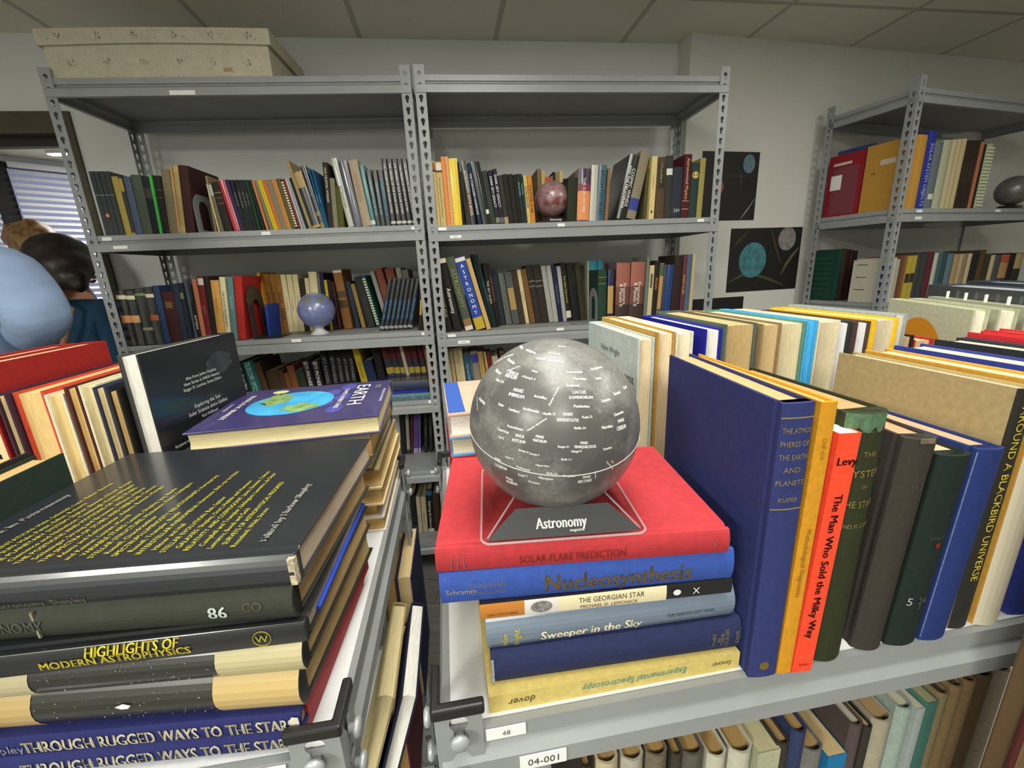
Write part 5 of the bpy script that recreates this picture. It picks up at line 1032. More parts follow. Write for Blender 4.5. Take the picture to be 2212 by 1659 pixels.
book('first red book beyond the purple one', G2, upright(.6815, .006, 0), .022, .2595, .17, '#b8242a', '#e0cfa8', rb=.1)
book('second red book, farthest right of the front row', G2, upright(.7055, .006, 0), .026, .2610, .17, '#bb262c', '#e0cfa8', rb=.1)
# far row continues to the right: fore-edges forward
G3 = "books along the far edge of the right near rack"
def rearrow(a, t, w, turn=0.): return NEAR_R.mat(a+w, t+.20, DECK+.0002, '-u', '-v', 'z', turn)
book('black-covered tan-page book with rounded corner in the far row', G3, rearrow(.672, .235, .020), .020, .245, .19, '#1f1b1e', '#bda27a', rb=.1)
book('red-covered tan-page book in the far row', G3, rearrow(.6935, .235, .033), .033, .238, .19, '#a2272b', '#c9b083', rb=.1)
def turned(a, t, w, dep, deg):
    q = math.radians(deg); return NEAR_R.mat(a-math.sin(q)*dep+math.cos(q)*w, t+math.cos(q)*dep+math.sin(q)*w, DECK+.0002, '-u', '-v', 'z', deg)
r = book('grey-white volume with an orange disc printed on its cover', G3, turned(.772, .236, .018, .22, -25), .018, .2765, .22, '#b9bba0', '#e0dcc8', rb=.05)
mb = MB(); xx = .018+.0003
def disc(cy, cz, ry, rz, n=40): return [(xx, cy+ry*math.cos(2*PI*q/n), cz+rz*math.sin(2*PI*q/n)) for q in range(n)]
MB().add(disc(.105, .168, .075, .085), [tuple(range(40))]).build('printed_orange_disc', ink('#c9861c'), r)
xx = .018+.0005; MB().add(disc(.185, .15, .024, .05), [tuple(range(40))]).build('printed_small_disc', ink('#c9861c'), r)
xx = .018+.0007; MB().add(disc(.170, .14, .012, .04), [tuple(range(40))]).build('printed_white_lens', ink('#dcdac8'), r)
book('second grey-white volume beside the orange-disc one', G3, turned(.797, .224, .022, .22, -25), .022, .2765, .22, '#a9ac92', '#dcd8c4', rb=.05)
r = book('pale volume with white index tabs in the far row', G3, turned(.826, .212, .016, .22, -25), .016, .279, .22, '#a5a78e', '#cfcdb6', rb=.05)
for q in range(4): MB().box(.003, .006, .03+q*.045, .033+q*.045, .276, .290).build('index_tab', sticker, r)
book('dark grey glossy binder beyond the pale tabbed volume', G3, turned(.852, .225, .06, .24, -25), .06, .298, .24, '#34383d', '#8d9298', kind='gloss', rb=.05)
book('blue-edged dark binder at the far right', G3, turned(.918, .21, .05, .24, -25), .05, .302, .24, '#2a3340', '#8d9298', kind='gloss', rb=.05)
# small pile behind the globe, at the left end of the far row
G4 = 'books lying behind the moon globe'
hh = DECK
for lbl, th, c, pc, dx, g in (('cream book lowest of the pile behind the globe', .058, '#b9a67c', '#c9b58a', 0, 0), ('yellow-cream book low in the pile behind the globe', .040, '#c9ba8e', '#d5c598', .004, 0), ('red-edged tan book in the pile behind the globe', .036, '#b01f28', '#b79f72', .001, 0), ('blue-white jacketed book in the pile behind the globe', .026, '#4f9ad0', '#c9bda3', .002, 1), ('pink and blue covered book topping the pile behind the globe', .031, '#d6b49e', '#d8d4cb', .002, 1)):
    r = book(lbl, G4, NEAR_R.mat(.020+dx, .40, hh, 'z', '-v', 'u', 2), th, .20, .16, c, pc, kind='gloss' if g else 'cloth', rb=.1, name='book')
    if 'pink' in lbl: MB().add([(th+.0004, y, z) for y, z in ((.004, .001), (.156, .001), (.156, .022), (.004, .022))], [(0, 1, 2, 3)]).build('blue_cover_panel', ink('#3558a8'), r)
    hh += th
# sticker tail poking up beside the pile is left out; rivets and posts stay clear of it

# ------------------------------------------------------------------ left near rack: tall stack at the front, spines to the camera
G5 = 'tall stack at the front of the left near rack'
SL = [('rugged title book lowest of the left front stack', -.0373+.004, .0079, .25, -4.2, .0197, .185, '#20245c', '#cbb58a', dict(text='THROUGH RUGGED WAYS TO THE STARS', tc='#a8a48e', ts=.5, tpos=.42, bold=.01)),
      ('rugged title book second from the bottom, with torn corner', -.0287, .0073, .25, -4.9, .0176, .19, '#20245c', '#d5c193', dict(text='THROUGH RUGGED WAYS TO THE STARS', tc='#b4ae94', ts=.6, tpos=.42, bold=.01)),
      ('black starry book with cream ends, lower of a pair', -.0262, .0085, .245, -5.5, .0353, .20, '#26261f', '#c2a878', dict(bands=[(0, .26, '#bfa56c'), (.80, 1, '#b59c66')], g=1)),
      ('black starry book with pale cream ends, upper of a pair', -.0190, .0088, .240, -4.2, .0264, .195, '#23231f', '#bca274', dict(bands=[(0, .26, '#b7ad85'), (.80, 1, '#b5ab88')], g=1)),
      ('black book with yellow highlights title and emblem', -.0137, .0107, .235, -2.0, .0184, .19, '#1b1d1f', '#a9a08a', dict(g=1, rbx=.08)),
      ('dark grey-green book numbered 86 on its spine', -.0193, .0122, .235, -4.9, .0275, .2, '#34372f', '#b59a70', dict()),
      ('black source book topping the left front stack, lettered in yellow', -.0134, .0121, .275, -3.9, .0268, .222, '#25282d', '#c3b3a0', dict(g=1))]
hh = DECK+.0002
for lbl, a, b, L, turn, th, dep, c, pc, o in SL:
    o = dict(o); R_ = o.pop('rbx', .2 if th > .019 else .12)
    r = book(lbl, G5, lying(NEAR_L, a, b, hh, turn), th, L, dep, c, pc, rb=R_, groove=th > .018, bevel=.0006, **o); RR_ = min(R_*th, .009)
    if 'highlights' in lbl:
        on_spine(r, th, L, 'HIGHLIGHTS OF', '#cfc02a', .42, .50, .78, .26, .015, R=RR_, slant=.2); on_spine(r, th, L, 'MODERN ASTROPHYSICS', '#b7a92c', .34, .55, .40, .42, .01, R=RR_)
        mb = MB(); mb.tube([(th*.5+.0062*math.cos(q*PI/12), -.0006, L*.13+.0062*math.sin(q*PI/12)) for q in range(24)], .0003, 4, True); put_text(mb, 'W', .006, .01, lambda u, v: (th*.5+v, -.0009, L*.13-u)); mb.build('publisher_emblem', ink('#a99d2c'), r)
        MB().box(.0026, .0058, .03, dep-.001, -.0004, .03).build('blue_endpaper', mat('blue_paper', '#2346b8', .6), r)
    if 'rugged' in lbl:
        on_spine(r, th, L, 'Shapley', '#7f8796', .42, .88, .5, .14, R=RR_)
        MB().box(.0001, th-.0001, .012, dep-.0005, -.0003, .0012).build('red_board_edge', mat('red_board', '#a3202a', .6), r)
        if 'torn' in lbl: MB().add([(th*.2, -.0008, .001), (th*.9, -.0008, .001), (th*.95, -.0008, .006), (th*.55, -.0008, .009), (th*.3, -.0008, .005)], [(0, 1, 2, 3, 4)]).build('torn_patch', mat('torn_paper', '#d5d0c0', .9, var=.2, scale=300), r)
    if 'starry' in lbl:
        mb = MB()
        for q in range(46):
            x = random.uniform(.1, .9)*th; z = random.uniform(.27, .79)*L; s_ = random.uniform(.0002, .0005)
            y = RR_*(2*x/th-1)**2-.0007; mb.add([(x-s_, y, z), (x, y, z-s_), (x+s_, y, z), (x, y, z+s_)], [(0, 1, 2, 3)])
        mb.build('printed_stars', ink('#d9d4c0'), r)
        if 'lower' in lbl: MB().add([(th*.50, -.0008, .126), (th*.58, -.0008, .123), (th*.64, -.0008, .1285), (th*.56, -.0008, .135), (th*.5, -.0008, .131)], [(0, 1, 2, 3, 4)]).build('scuff', ink('#e4dfe0'), r)
    if 'numbered' in lbl:
        on_spine(r, th, L, '86', '#b9c2be', .34, .225, .5, .1, .01, R=RR_); on_spine(r, th, L, 'ASTRONOMY', '#4c4f47', .3, .86, .5, .25, R=RR_); on_spine(r, th, L, 'CO', '#55513a', .24, .12, .6, .1, R=RR_)
        MB().box(.003, th-.003, RR_*.2-.0006, RR_*.4, .178, .1795).build('spine_scratch', ink('#8a8675'), r)
    if 'source' in lbl:
        X = th+.0002; lines = ['INSTRUMENTATION: Hale, Schmidt, Lyot, Baker, Bowen', 'THE SUN: Hale, Pettit, Edlen, Roberts', 'THE PLANETARY SYSTEM: Slipher, Bowen, Oliver, Kuiper', 'Clemence and Nicholson, Tombaugh, Keuls, Whipple', 'THE POSITIONS AND MOTIONS OF THE STARS:', 'Schlesinger, Strong and Brouwer, Wilson, Adams', 'THE SPECTRA OF STARS AND NEBULAE: Cannon', 'Adams and Kohlschutter, Adams, Bowen, Morgan', 'and Keenan, Luyten, Merrill', 'VARIABLE STARS: Leavitt, Shapley, Joy, Baade', 'STELLAR STRUCTURE: Michelson, Pease, Eddington', 'Russell, Chandrasekhar', 'SPECTRUM-LUMINOSITY RELATIONSHIPS: Hertzsprung', 'Russell, Trumpler, Baade', 'INTERSTELLAR PHENOMENA: Hartmann, Bok, van de Hulst', 'Hiltner and Hall', 'STELLAR EVOLUTION: Bok, Spitzer', 'GALAXIES: Shapley, Oort, Hubble and Humason', 'RELATIVITY AND COSMOGONY: Jeans, Einstein, Tolman', 'Campbell and Trumpler, Eddington, Lemaitre, de Sitter', 'Lemaitre, Bondi and Gold', 'SURVEYS OF ASTROPHYSICAL PROGRESS:', 'Rosseland, Wildt, Struve']
        mb = MB()
        for q, t in enumerate(lines):
            vs_, fs_, wd_ = glyphs(t); z = .232-q*.0083; cap = .0042; sx = min(cap*.86, .182/wd_)
            ind = .004 if q % 2 else 0
            mb.add([(X+.0004, .018+ind+(x+wd_/2)*sx, z+y*cap) for x, y in vs_], fs_)
        mb.build('cover_lettering', ink('#b9b22e'), r)
        face_text(r, 'Edited by Harlow Shapley', .0058, .066, .030, .100, '#f0f0e6', X, bold=.015); face_text(r, 'Source Book in Astronomy', .0066, .07, L*.93, .12, '#f0f0e6', X, bold=.015)
        on_spine(r, th, L, 'Source Book in Astronomy  Shapley', '#6e6c5c', .2, .72, .25, .4, R=RR_)
        MB().box(.004, th-.002, RR_*.1-.0004, .006, -.0004, .004).build('worn_corner', mat('worn_white_edge', '#b3a88f', .9, var=.5, scale=260), r)
        MB().add([(X+.0004, dep-.022, L*.62), (X+.0004, dep-.003, L*.62), (X+.0004, dep-.003, L*.72), (X+.0004, dep-.022, L*.70)], [(0, 1, 2, 3)]) if False else None
    hh += th
# stack at the back of the left near rack, fore-edges to the camera
G6 = 'stack at the back of the left near rack'
hh = DECK+.0002
BK = [('tan-page book lowest of the left back stack', .024, '#d3cfc6', '#c39f63', -.010, .300, .20), ('white-jacketed tan-page book second from the bottom', .020, '#c9beb0', '#c3a064', -.016, .302, .20), ('book with cream boards and tan pages', .028, '#cdbb8c', '#c0a06a', -.006, .298, .215), ('book with cream jacket flaps and brown pages', .026, '#ab9a70', '#b8965c', -.010, .300, .215), ('dark jacketed book with pale pages', .022, '#4a453c', '#cbb98c', -.013, .300, .205), ('grey-green jacketed tan-page book', .034, '#54584f', '#b79a62', -.010, .292, .21)]
for lbl, th, c, pc, a, b, dep in BK:
    book(lbl+' in the left back stack' if 'left back stack' not in lbl else lbl, G6, NEAR_L.mat(a-.232, b+dep, hh, 'z', '-v', 'u', -2+4*random.random()), th, .232, dep, c, pc, rb=.1, kind='gloss' if 'jacket' in lbl else 'cloth'); hh += th
r = book('purple-blue book with the planet Earth on its cover, topping the back stack', G6, NEAR_L.mat(-.241, .2835+.20, hh, 'z', '-v', 'u', 2.5), .026, .236, .20, '#3b3566', '#d6c89c', kind='gloss', rb=.1, bevel=.0005)
X = .026+.0004
MB().add([(X, .098+.060*math.cos(q*PI/32), .098+.060*math.sin(q*PI/32)) for q in range(64)], [tuple(range(64))]).build('printed_earth', mat('earth_print', '#3f9fd0', .4, var=.25, scale=30), r)
mb = MB(); mb.add([(X+.0002, .098+(.030+.009*math.sin(q*2.3)+.006*math.sin(q*5))*math.cos(q*PI/12)-.022, .098+(.020+.007*math.sin(q*3.1))*math.sin(q*PI/12)-.026) for q in range(24)], [tuple(range(24))]); mb.add([(X+.0002, .128+(.030+.010*math.sin(q*1.7))*math.cos(q*PI/12)*.6, .118+(.036+.008*math.sin(q*2.9))*math.sin(q*PI/12)*.7) for q in range(24)], [tuple(range(24))]); mb.build('printed_land', mat('land_print', '#7d9a5c', .4, var=.4, scale=60), r)
MB().add([(X, .028+.010*math.cos(q*PI/12), .062+.012*math.sin(q*PI/12)) for q in range(24)], [tuple(range(24))]).build('printed_moon', ink('#c7c98c', .4), r)
for q in range(5): MB().add([(X-.0001, .03+.03*q+.02*math.cos(a*PI/8), .17-.02*(q % 2)+.012*math.sin(a*PI/8)) for a in range(16)], [tuple(range(16))]).build('printed_glow', mat('nebula_print', '#4a4a94', .4, var=.3, scale=40), r)
face_text(r, 'THE', .010, .045, .219, .05, '#efece6', X, bold=.01); face_text(r, 'EARTH', .021, .085, .195, .14, '#efece6', X, bold=.0, squeeze=1.25); face_text(r, 'PLANET NUMBER THREE', .0065, .10, .171, .15, '#e4e0dc', X); face_text(r, 'EXPLORING OUR UNIVERSE', .004, .10, .231, .15, '#d0ccd8', X); face_text(r, 'FRANKLYN M. BRANLEY', .0075, .10, .026, .15, '#e9e6e2', X); face_text(r, 'ILLUSTRATED', .004, .10, .012, .08, '#d0ccd8', X)
# the standing book with the black back cover
r = book('large standing book with glossy black back cover and white blurb', 'books along the far edge of the left near rack', NEAR_L.mat(-.258+.026, .278+.185, DECK+.0002, '-u', '-v', 'z', -7), .0245, .2825, .185, '#15171c', '#e2dfd6', kind='gloss', rb=.1)
rows_ = [('Also from Johns Hopkins', .84, .09), ('New Series in NASA History', .815, .10), ('Roger D. Launius, Series Editor', .79, .10), ('Exploring the Sun', .70, .09), ('Solar Science since Galileo', .67, .11), ('Karl Hufbauer', .64, .07), ('Recipient of the American Astronautical Society Eugene M. Emme Award', .56, .15), ('This is a book which spans over four centuries the growth of solar science', .40, .16), ('as we know it, from the first telescopes to the space observatories', .36, .16), ('of our day, with clarity and with care for the people in the story', .32, .16), ('ASTRONOMY NOW', .28, .12)]
mb = MB()
for t, z, ml in rows_: put_text(mb, t, .0052 if z in (.70, .67) else .0042, ml, lambda u, v: (-.0006, .092-u, .2825*z+v))
mb.build('back_cover_lettering', ink('#c9c9c4'), r)
for cy, cz, ry, rz, c in ((.05, .245, .028, .016, '#30353a'), (.13, .06, .035, .045, '#2a3150'), (.02, .10, .012, .06, '#4d4a38'), (.155, .10, .012, .03, '#4f8578'), (.085, .150, .02, .006, '#5d7a55')): MB().add([(-.0004, cy+ry*math.cos(q*PI/12)*(1+.2*math.sin(q*2)), cz+rz*math.sin(q*PI/12)) for q in range(24)], [tuple(range(24))]).build('printed_cloud', mat('cover_print', c, .4, var=.5, scale=25), r)
G7 = 'books along the far edge of the left near rack'
for lbl, a, w, hgt in (('big dark red book at the left, nearest the person', -.452, .034, .280), ('second big dark red book at the far left', -.490, .036, .279)):
    book(lbl, G7, NEAR_L.mat(a+w, .28+.19, DECK+.0002, '-u', '-v', 'z'), w, hgt, .19, '#8a1a18', '#dcc79a', rb=.1)
G8 = 'front row at the left photo edge'
for lbl, a, w, hgt, c, pc in (('dark green board book at the left photo edge', -.307, .0265, .203, '#1b2b23', '#c99f69'), ('black-edged tan-top book left of the dark green one', -.3355, .026, .207, '#211f1b', '#cda56c'), ('tan book farthest left in the front row', -.364, .027, .208, '#8d7444', '#d2ab70')):
    book(lbl, G8, NEAR_L.mat(a, .0, DECK+.0002), w, hgt, .185, c, pc, rb=.1, groove=True)
# lower shelf of the left near rack, seen through the gap between the racks
G9 = 'books on the lower shelf of the left near rack'
LOW = .65+.0002
def lowbook(lbl, a, b, w, hgt, dep, c, pc, lean=0., turn=0.): return book(lbl, G9, NEAR_L.mat(a+w, b+dep, LOW, '-u', '-v', 'z', turn, -lean), w, hgt, dep, c, pc, rb=.1)
lowbook('navy-covered cream-page book in the gap between the near racks', -.018, .37, .026, .262, .155, '#1d2145', '#c5ae80')
lowbook('tan-page book deep in the gap beside the navy one', -.046, .385, .024, .25, .15, '#5a4a2c', '#a48655')
lowbook('white-page navy book leaning in the gap at the front', -.066, .16, .021, .262, .16, '#161a33', '#e6e3dc', 17)
lowbook('cream book leaning behind the white-page one', -.095, .165, .022, .262, .16, '#94895f', '#cdbd92', 17)
lowbook('maroon-edged tan book low in the gap', -.012, .19, .018, .20, .15, '#571c26', '#c09a60')

# ------------------------------------------------------------------ books lying on the lower shelf of the left back rack
G10 = 'books lying on the left back rack'
r = book('teal-grey lettered book lying at the front of the lower shelf', G10, lying(RACK_L, 1.225, .012, .8785, 0), .026, .24, .16, '#5f7f86', '#cdbf9c', rb=.1); on_spine(r, .026, .24, 'ASTRONOMY | FRED HOYLE', '#2d4a56', .55, .42, .45, .78, R=.002)
book('bright blue book lying on the teal-grey one', G10, lying(RACK_L, 1.190, .03, .9047, 0), .016, .22, .14, '#22309a', '#cdbf9c', rb=.1)
r = book('navy jacketed book topping the pile on the lower shelf', G10, lying(RACK_L, 1.195, .02, .9209, 0), .042, .23, .15, '#222b48', '#cdbf9c', kind='gloss', rb=.1, bands=[(0, 1, '#232c4a')]); on_spine(r, .042, .23, 'A HISTORY OF SCIENCE', '#6f6a52', .14, .62, .2, .3, R=.004)

# ------------------------------------------------------------------ small globes on the shelves
def small_globe(label, M, m, rad, stand, name='planet_globe'):
    t = thing(name, label, 'globe', M)
    hgt = .030
    if stand == 'clear': MB().lathe([(.040, 0), (.036, .004), (.020, .018), (.018, .026), (.030, .036), (.0295, .0375), (.017, .027), (.019, .018), (.035, .005)], 32).build('stand', mat('frosted_clear_stand', (.55, .55, .56), .25, coat=.5), t, smooth=True)
    else:
        MB().frustum(rsq(.066, .01, 0, 4), [(.042*math.cos(a), .042*math.sin(a), .026) for a in [math.atan2(p[1], p[0]) for p in rsq(.066, .01, 0, 4)]]).build('stand', mat('dark_clear_stand', '#2c2426', .3, coat=.4), t)
        mb = MB(); put_text(mb, 'Astronomy', .009, .05, lambda u, v: (u, -.0600+.0, .0125+v), .02); mb.build('stand_lettering', ink('#e8e8e4'), t)
    o = MB().sphere(rad, (0, 0, 0), 64, 40).build('sphere', m, t, smooth=True); o.location = (0, 0, rad+hgt-.004)
    o = MB().tube([(rad*1.001*math.cos(q*PI/32), rad*1.001*math.sin(q*PI/32), 0) for q in range(64)], .0006, 5, True).build('seam', mat('seam_line', '#8c8a92', .5), t); o.location = (0, 0, rad+hgt-.004)
    return t
mars_m = planet_material('mars_print', (.20, .10, .11), (.34, .20, .21), (.42, .33, .34), [(unit(.0, -1, -.28), .22, (.17, .03, .03)), (unit(-.5, -.8, -.30), .16, (.16, .03, .03)), (unit(.55, -.8, -.25), .18, (.17, .035, .03)), (unit(.85, -.5, -.2), .16, (.17, .035, .03))], .25, .5, 3.2, 14.)
small_globe('small reddish Mars globe on the upper shelf of the right back rack', RACK_R.mat(.519, .085, 1.587), mars_m, .0715, 'dark')
earth_m = planet_material('earth_globe_print', (.13, .15, .33), (.17, .20, .42), (.30, .34, .50), [(unit(-.15, -.75, .62), .30, (.17, .19, .13)), (unit(.55, -.6, .6), .24, (.16, .18, .13)), (unit(.2, -.85, .3), .12, (.25, .27, .24)), (unit(-.6, -.65, .45), .15, (.30, .32, .38)), (unit(.5, -.75, -.45), .16, (.17, .19, .16)), (unit(0, 0, 1), .45, (.42, .44, .44))], .22, .6, 2.6, 12.)
small_globe('small blue Earth globe on the middle shelf of the left back rack', RACK_L.mat(.752, .088, 1.178), earth_m, .0735, 'clear')
grey_m = planet_material('grey_globe_print', (.07, .07, .065), (.14, .135, .12), (.2, .2, .18), [], .3, .4, 5., 20.)
small_globe('small dim grey globe on the corner rack at the photo right edge', CORNER.mat(1.02, .09, 1.604), grey_m, .0735, 'dark')

# ------------------------------------------------------------------ bookends
def bookend(label, M, m, w=.12, hgt=.15):
    t = thing('bookend', label, 'bookend', M)
    out = [(-w/2, 0), (w/2, 0)]+[(w/2*math.cos(q*PI/16), hgt-w/2+w/2*math.sin(q*PI/16)) for q in range(17)]
    wi = w*.24; inn = [(-wi, .012), (wi, .012)]+[(wi*math.cos(q*PI/12), hgt*.58+wi*math.sin(q*PI/12)) for q in range(13)]
    tr = tessellate_polygon([[Vector((*p, 0)) for p in out], [Vector((*p, 0)) for p in inn]]); P = out+inn; mb = MB()
    for x in (0, .0015): mb.add([(x, a, b) for a, b in P], [tuple(f) for f in tr])
    for lp in (out, inn): n = len(lp); mb.add([(0, a, b) for a, b in lp]+[(.0015, a, b) for a, b in lp], [(i, (i+1) % n, n+(i+1) % n, n+i) for i in range(n)])
    mb.build('upright_plate', m, t); MB().box(0, .10, -w/2, w/2, 0, .0015).build('foot_plate', m, t); return t
bookend('grey steel bookend against the tall maroon book, upper shelf', RACK_L.mat(.392, .080, 1.5945), mat('bookend_grey', (.26, .27, .27), .45), .13, .15)
bookend('tall dark bookend with an arched slot beside the thick red book', RACK_L.mat(.514, .085, 1.1785), mat('bookend_brown', '#35312a', .35), .13, .215)
b_ = bookend('grey bookend with an arched slot beside the dark green book', RACK_R.mat(.700, .09, 1.1645, '-u', '-v', 'z'), mat('bookend_grey', (.26, .27, .27), .45), .12, .15)

# ------------------------------------------------------------------ floral box on the left rack
bx = thing('storage_box', 'cream flower-patterned cardboard box with lid on top of the left rack', 'box', RACK_L.mat(.030, .012, 2.1035))
card_m = mat('patterned_card', '#b9b39e', .8, .3, var=.06, scale=30)
def flowers(y, x0, x1, z0, z1, nx, nz):
    mb = MB(); mb2 = MB()
    for i in range(nx):
        for j in range(nz):
            cx = x0+(x1-x0)*(i+.5)/nx; cz = z0+(z1-z0)*(j+.5)/nz
            for q in range(7): a = random.uniform(0, 2*PI); d = random.uniform(.003, .012); r_ = random.uniform(.002, .0045); mb.add([(cx+d*math.cos(a)+r_*math.cos(t), y, cz+d*math.sin(a)+r_*1.3*math.sin(t)) for t in (0, 1.57, 3.14, 4.71)], [(0, 1, 2, 3)])
    for q in range(int((x1-x0)*220)): cx = random.uniform(x0, x1); cz = random.uniform(z0, z1); mb2.add([(cx-.0015, y, cz), (cx, y, cz-.001), (cx+.0015, y, cz), (cx, y, cz+.001)], [(0, 1, 2, 3)])
    return mb, mb2
bb = MB().box(0, .727, 0, .30, 0, .105).build('box_body', card_m, bx); ld = MB()
n = 12; sag = [.094-.006*(2*i/n-1)**2*0+.007*math.sin(PI*i/n) for i in range(n+1)]
for i in range(n): xa = -.013+.753*i/n; xb = -.013+.753*(i+1)/n; za, zb_ = sag[i], sag[i+1]; ld.add([(xa, -.010, za), (xb, -.010, zb_), (xb, .312, zb_), (xa, .312, za), (xa, -.010, .142+.004*math.sin(PI*i/n)), (xb, -.010, .142+.004*math.sin(PI*(i+1)/n)), (xb, .312, .142+.004*math.sin(PI*(i+1)/n)), (xa, .312, .142+.004*math.sin(PI*i/n))], [(0, 1, 5, 4), (4, 5, 6, 7), (3, 2, 6, 7), (0, 1, 2, 3)]+([(0, 3, 7, 4)] if i == 0 else [])+([(1, 2, 6, 5)] if i == n-1 else []))
ld = ld.build('box_lid', card_m, bx)
fm = ink('#99937f', .8); fd = ink('#6f5d48', .8)
f1, f2 = flowers(-.0006, .02, .71, .006, .090, 6, 1); f1.build('flower_print', fm, bb); f2.build('leaf_print', fd, bb)
f1, f2 = flowers(-.0106, 0, .73, .106, .138, 6, 1); f1.build('flower_print', fm, ld); f2.build('leaf_print', fd, ld)
MB().box(.565, .595, -.0008, 0, .018, .030).build('faded_label', ink('#a98a62', .8), bb)

# ------------------------------------------------------------------ corner rack: file folders and the white booklet
r = book('red file folder with white labels facing left, on the corner rack', "files on the corner rack's upper shelf", CORNER.mat(.030, .20, 1.6045), .045, .295, .175, '#8c1a26', '#a03040', rb=.03)
MB().box(-.0008, .0002, .10, .155, .13, .20).build('white_label', sticker, r); MB().box(-.0008, .0002, .06, .15, .245, .257).build('white_strip', ink('#c9c2bb'), r); MB().box(-.0006, .0002, .02, .15, .01, .235).build('inset_panel', mat('folder_panel', '#7a3440', .6), r)
r = book('ochre file folder with a pale label facing left, on the corner rack', "files on the corner rack's upper shelf", CORNER.mat(.030, .012, 1.6045), .05, .30, .182, '#b98a3a', '#b58c48', rb=.03)
MB().box(-.0008, .0002, .05, .115, .205, .228).build('pale_label', ink('#c4bfae'), r); MB().box(-.0007, .0002, .13, .15, .17, .176).build('handwriting', ink('#7a5a24'), r)
book('dim blue book standing behind the ochre folder', "files on the corner rack's upper shelf", CORNER.mat(.085, .21, 1.6045), .03, .325, .17, '#3a4a78', '#b0a890', rb=.05)
r = book('dark green volume facing left on the corner rack middle shelf', "files on the corner rack's middle shelf", CORNER.mat(.018, .245, 1.1755), .034, .262, .145, '#0f3a30', '#4a3a24', rb=.05)
for q in range(8): MB().box(-.0006, .0002, .03, .13, .03+q*.027, .034+q*.027).build('stamped_line', ink('#2c4f46'), r)
for q, (lk, c) in enumerate((('red-brown bound volume right of the green one', '#53301f'), ('black-brown bound volume in the shade, second from the green one', '#2a201a'), ('dark red bound volume in the shade, third from the green one', '#40201b'), ('black bound volume behind the white booklet', '#201b18'))):
    book(lk+', on the corner rack', "files on the corner rack's middle shelf", CORNER.mat(.054+.027*q, .25, 1.1755), .0255, .265-.004*q, .14, c, '#5a4a34', rb=.1, name='bound_volume', cat='bound volume')
r = book('white paper booklet leaning behind the corner post', "files on the corner rack's middle shelf", CORNER.mat(.014, .045, 1.1755), .02, .205, .12, '#b7b2a2', '#b7b2a2', paperback=True)
for q in range(3): MB().box(-.0006, .0002, .05, .10, .06+q*.06, .064+q*.06).build('printed_line', ink('#5c564a'), r)

# ------------------------------------------------------------------ people by the door
def skin_mesh(name, chains, m, parent, sub=2, smooth=True):
    """one continuous surface grown from connected joints; chains = list of [(x, y, z, rx, ry)], later chains start on an earlier joint given as an index"""
    vs = []; es = []; rad = []
    for ch in chains:
        prev = None
        for p in ch:
            if isinstance(p, int): prev = p; continue
            vs.append(p[:3]); rad.append(p[3:5] if len(p) > 4 else (p[3], p[3])); k = len(vs)-1
            if prev is not None: es.append((prev, k))
            prev = k
    me = bpy.data.meshes.new(name); me.from_pydata(vs, es, []); o = bpy.data.objects.new(name, me); C.objects.link(o)
    s = o.modifiers.new('skin', 'SKIN'); s.use_smooth_shade = True; s.branch_smoothing = .6
    if not me.skin_vertices: me.skin_vertices.new() if hasattr(me.skin_vertices, 'new') else None
    for v, rr_ in zip(me.skin_vertices[0].data, rad): v.radius = rr_
    me.skin_vertices[0].data[0].use_root = True
    d = o.modifiers.new('subdivision', 'SUBSURF'); d.levels = d.render_levels = sub
    o.data.materials.append(m); o.parent = parent; return o
skin_m = mat('skin', '#c98f73', .5, .4, var=.06, scale=25)
def fingers(ch, wrist, d, n, size=1.):
    """palm and five separate slightly curled fingers; d points along the hand, n is the thumb side"""
    d = Vector(d).normalized(); n = Vector(n); n = (n-d*n.dot(d)).normalized(); c = d.cross(n); w = Vector(wrist[:3])
    return d, n, c, w
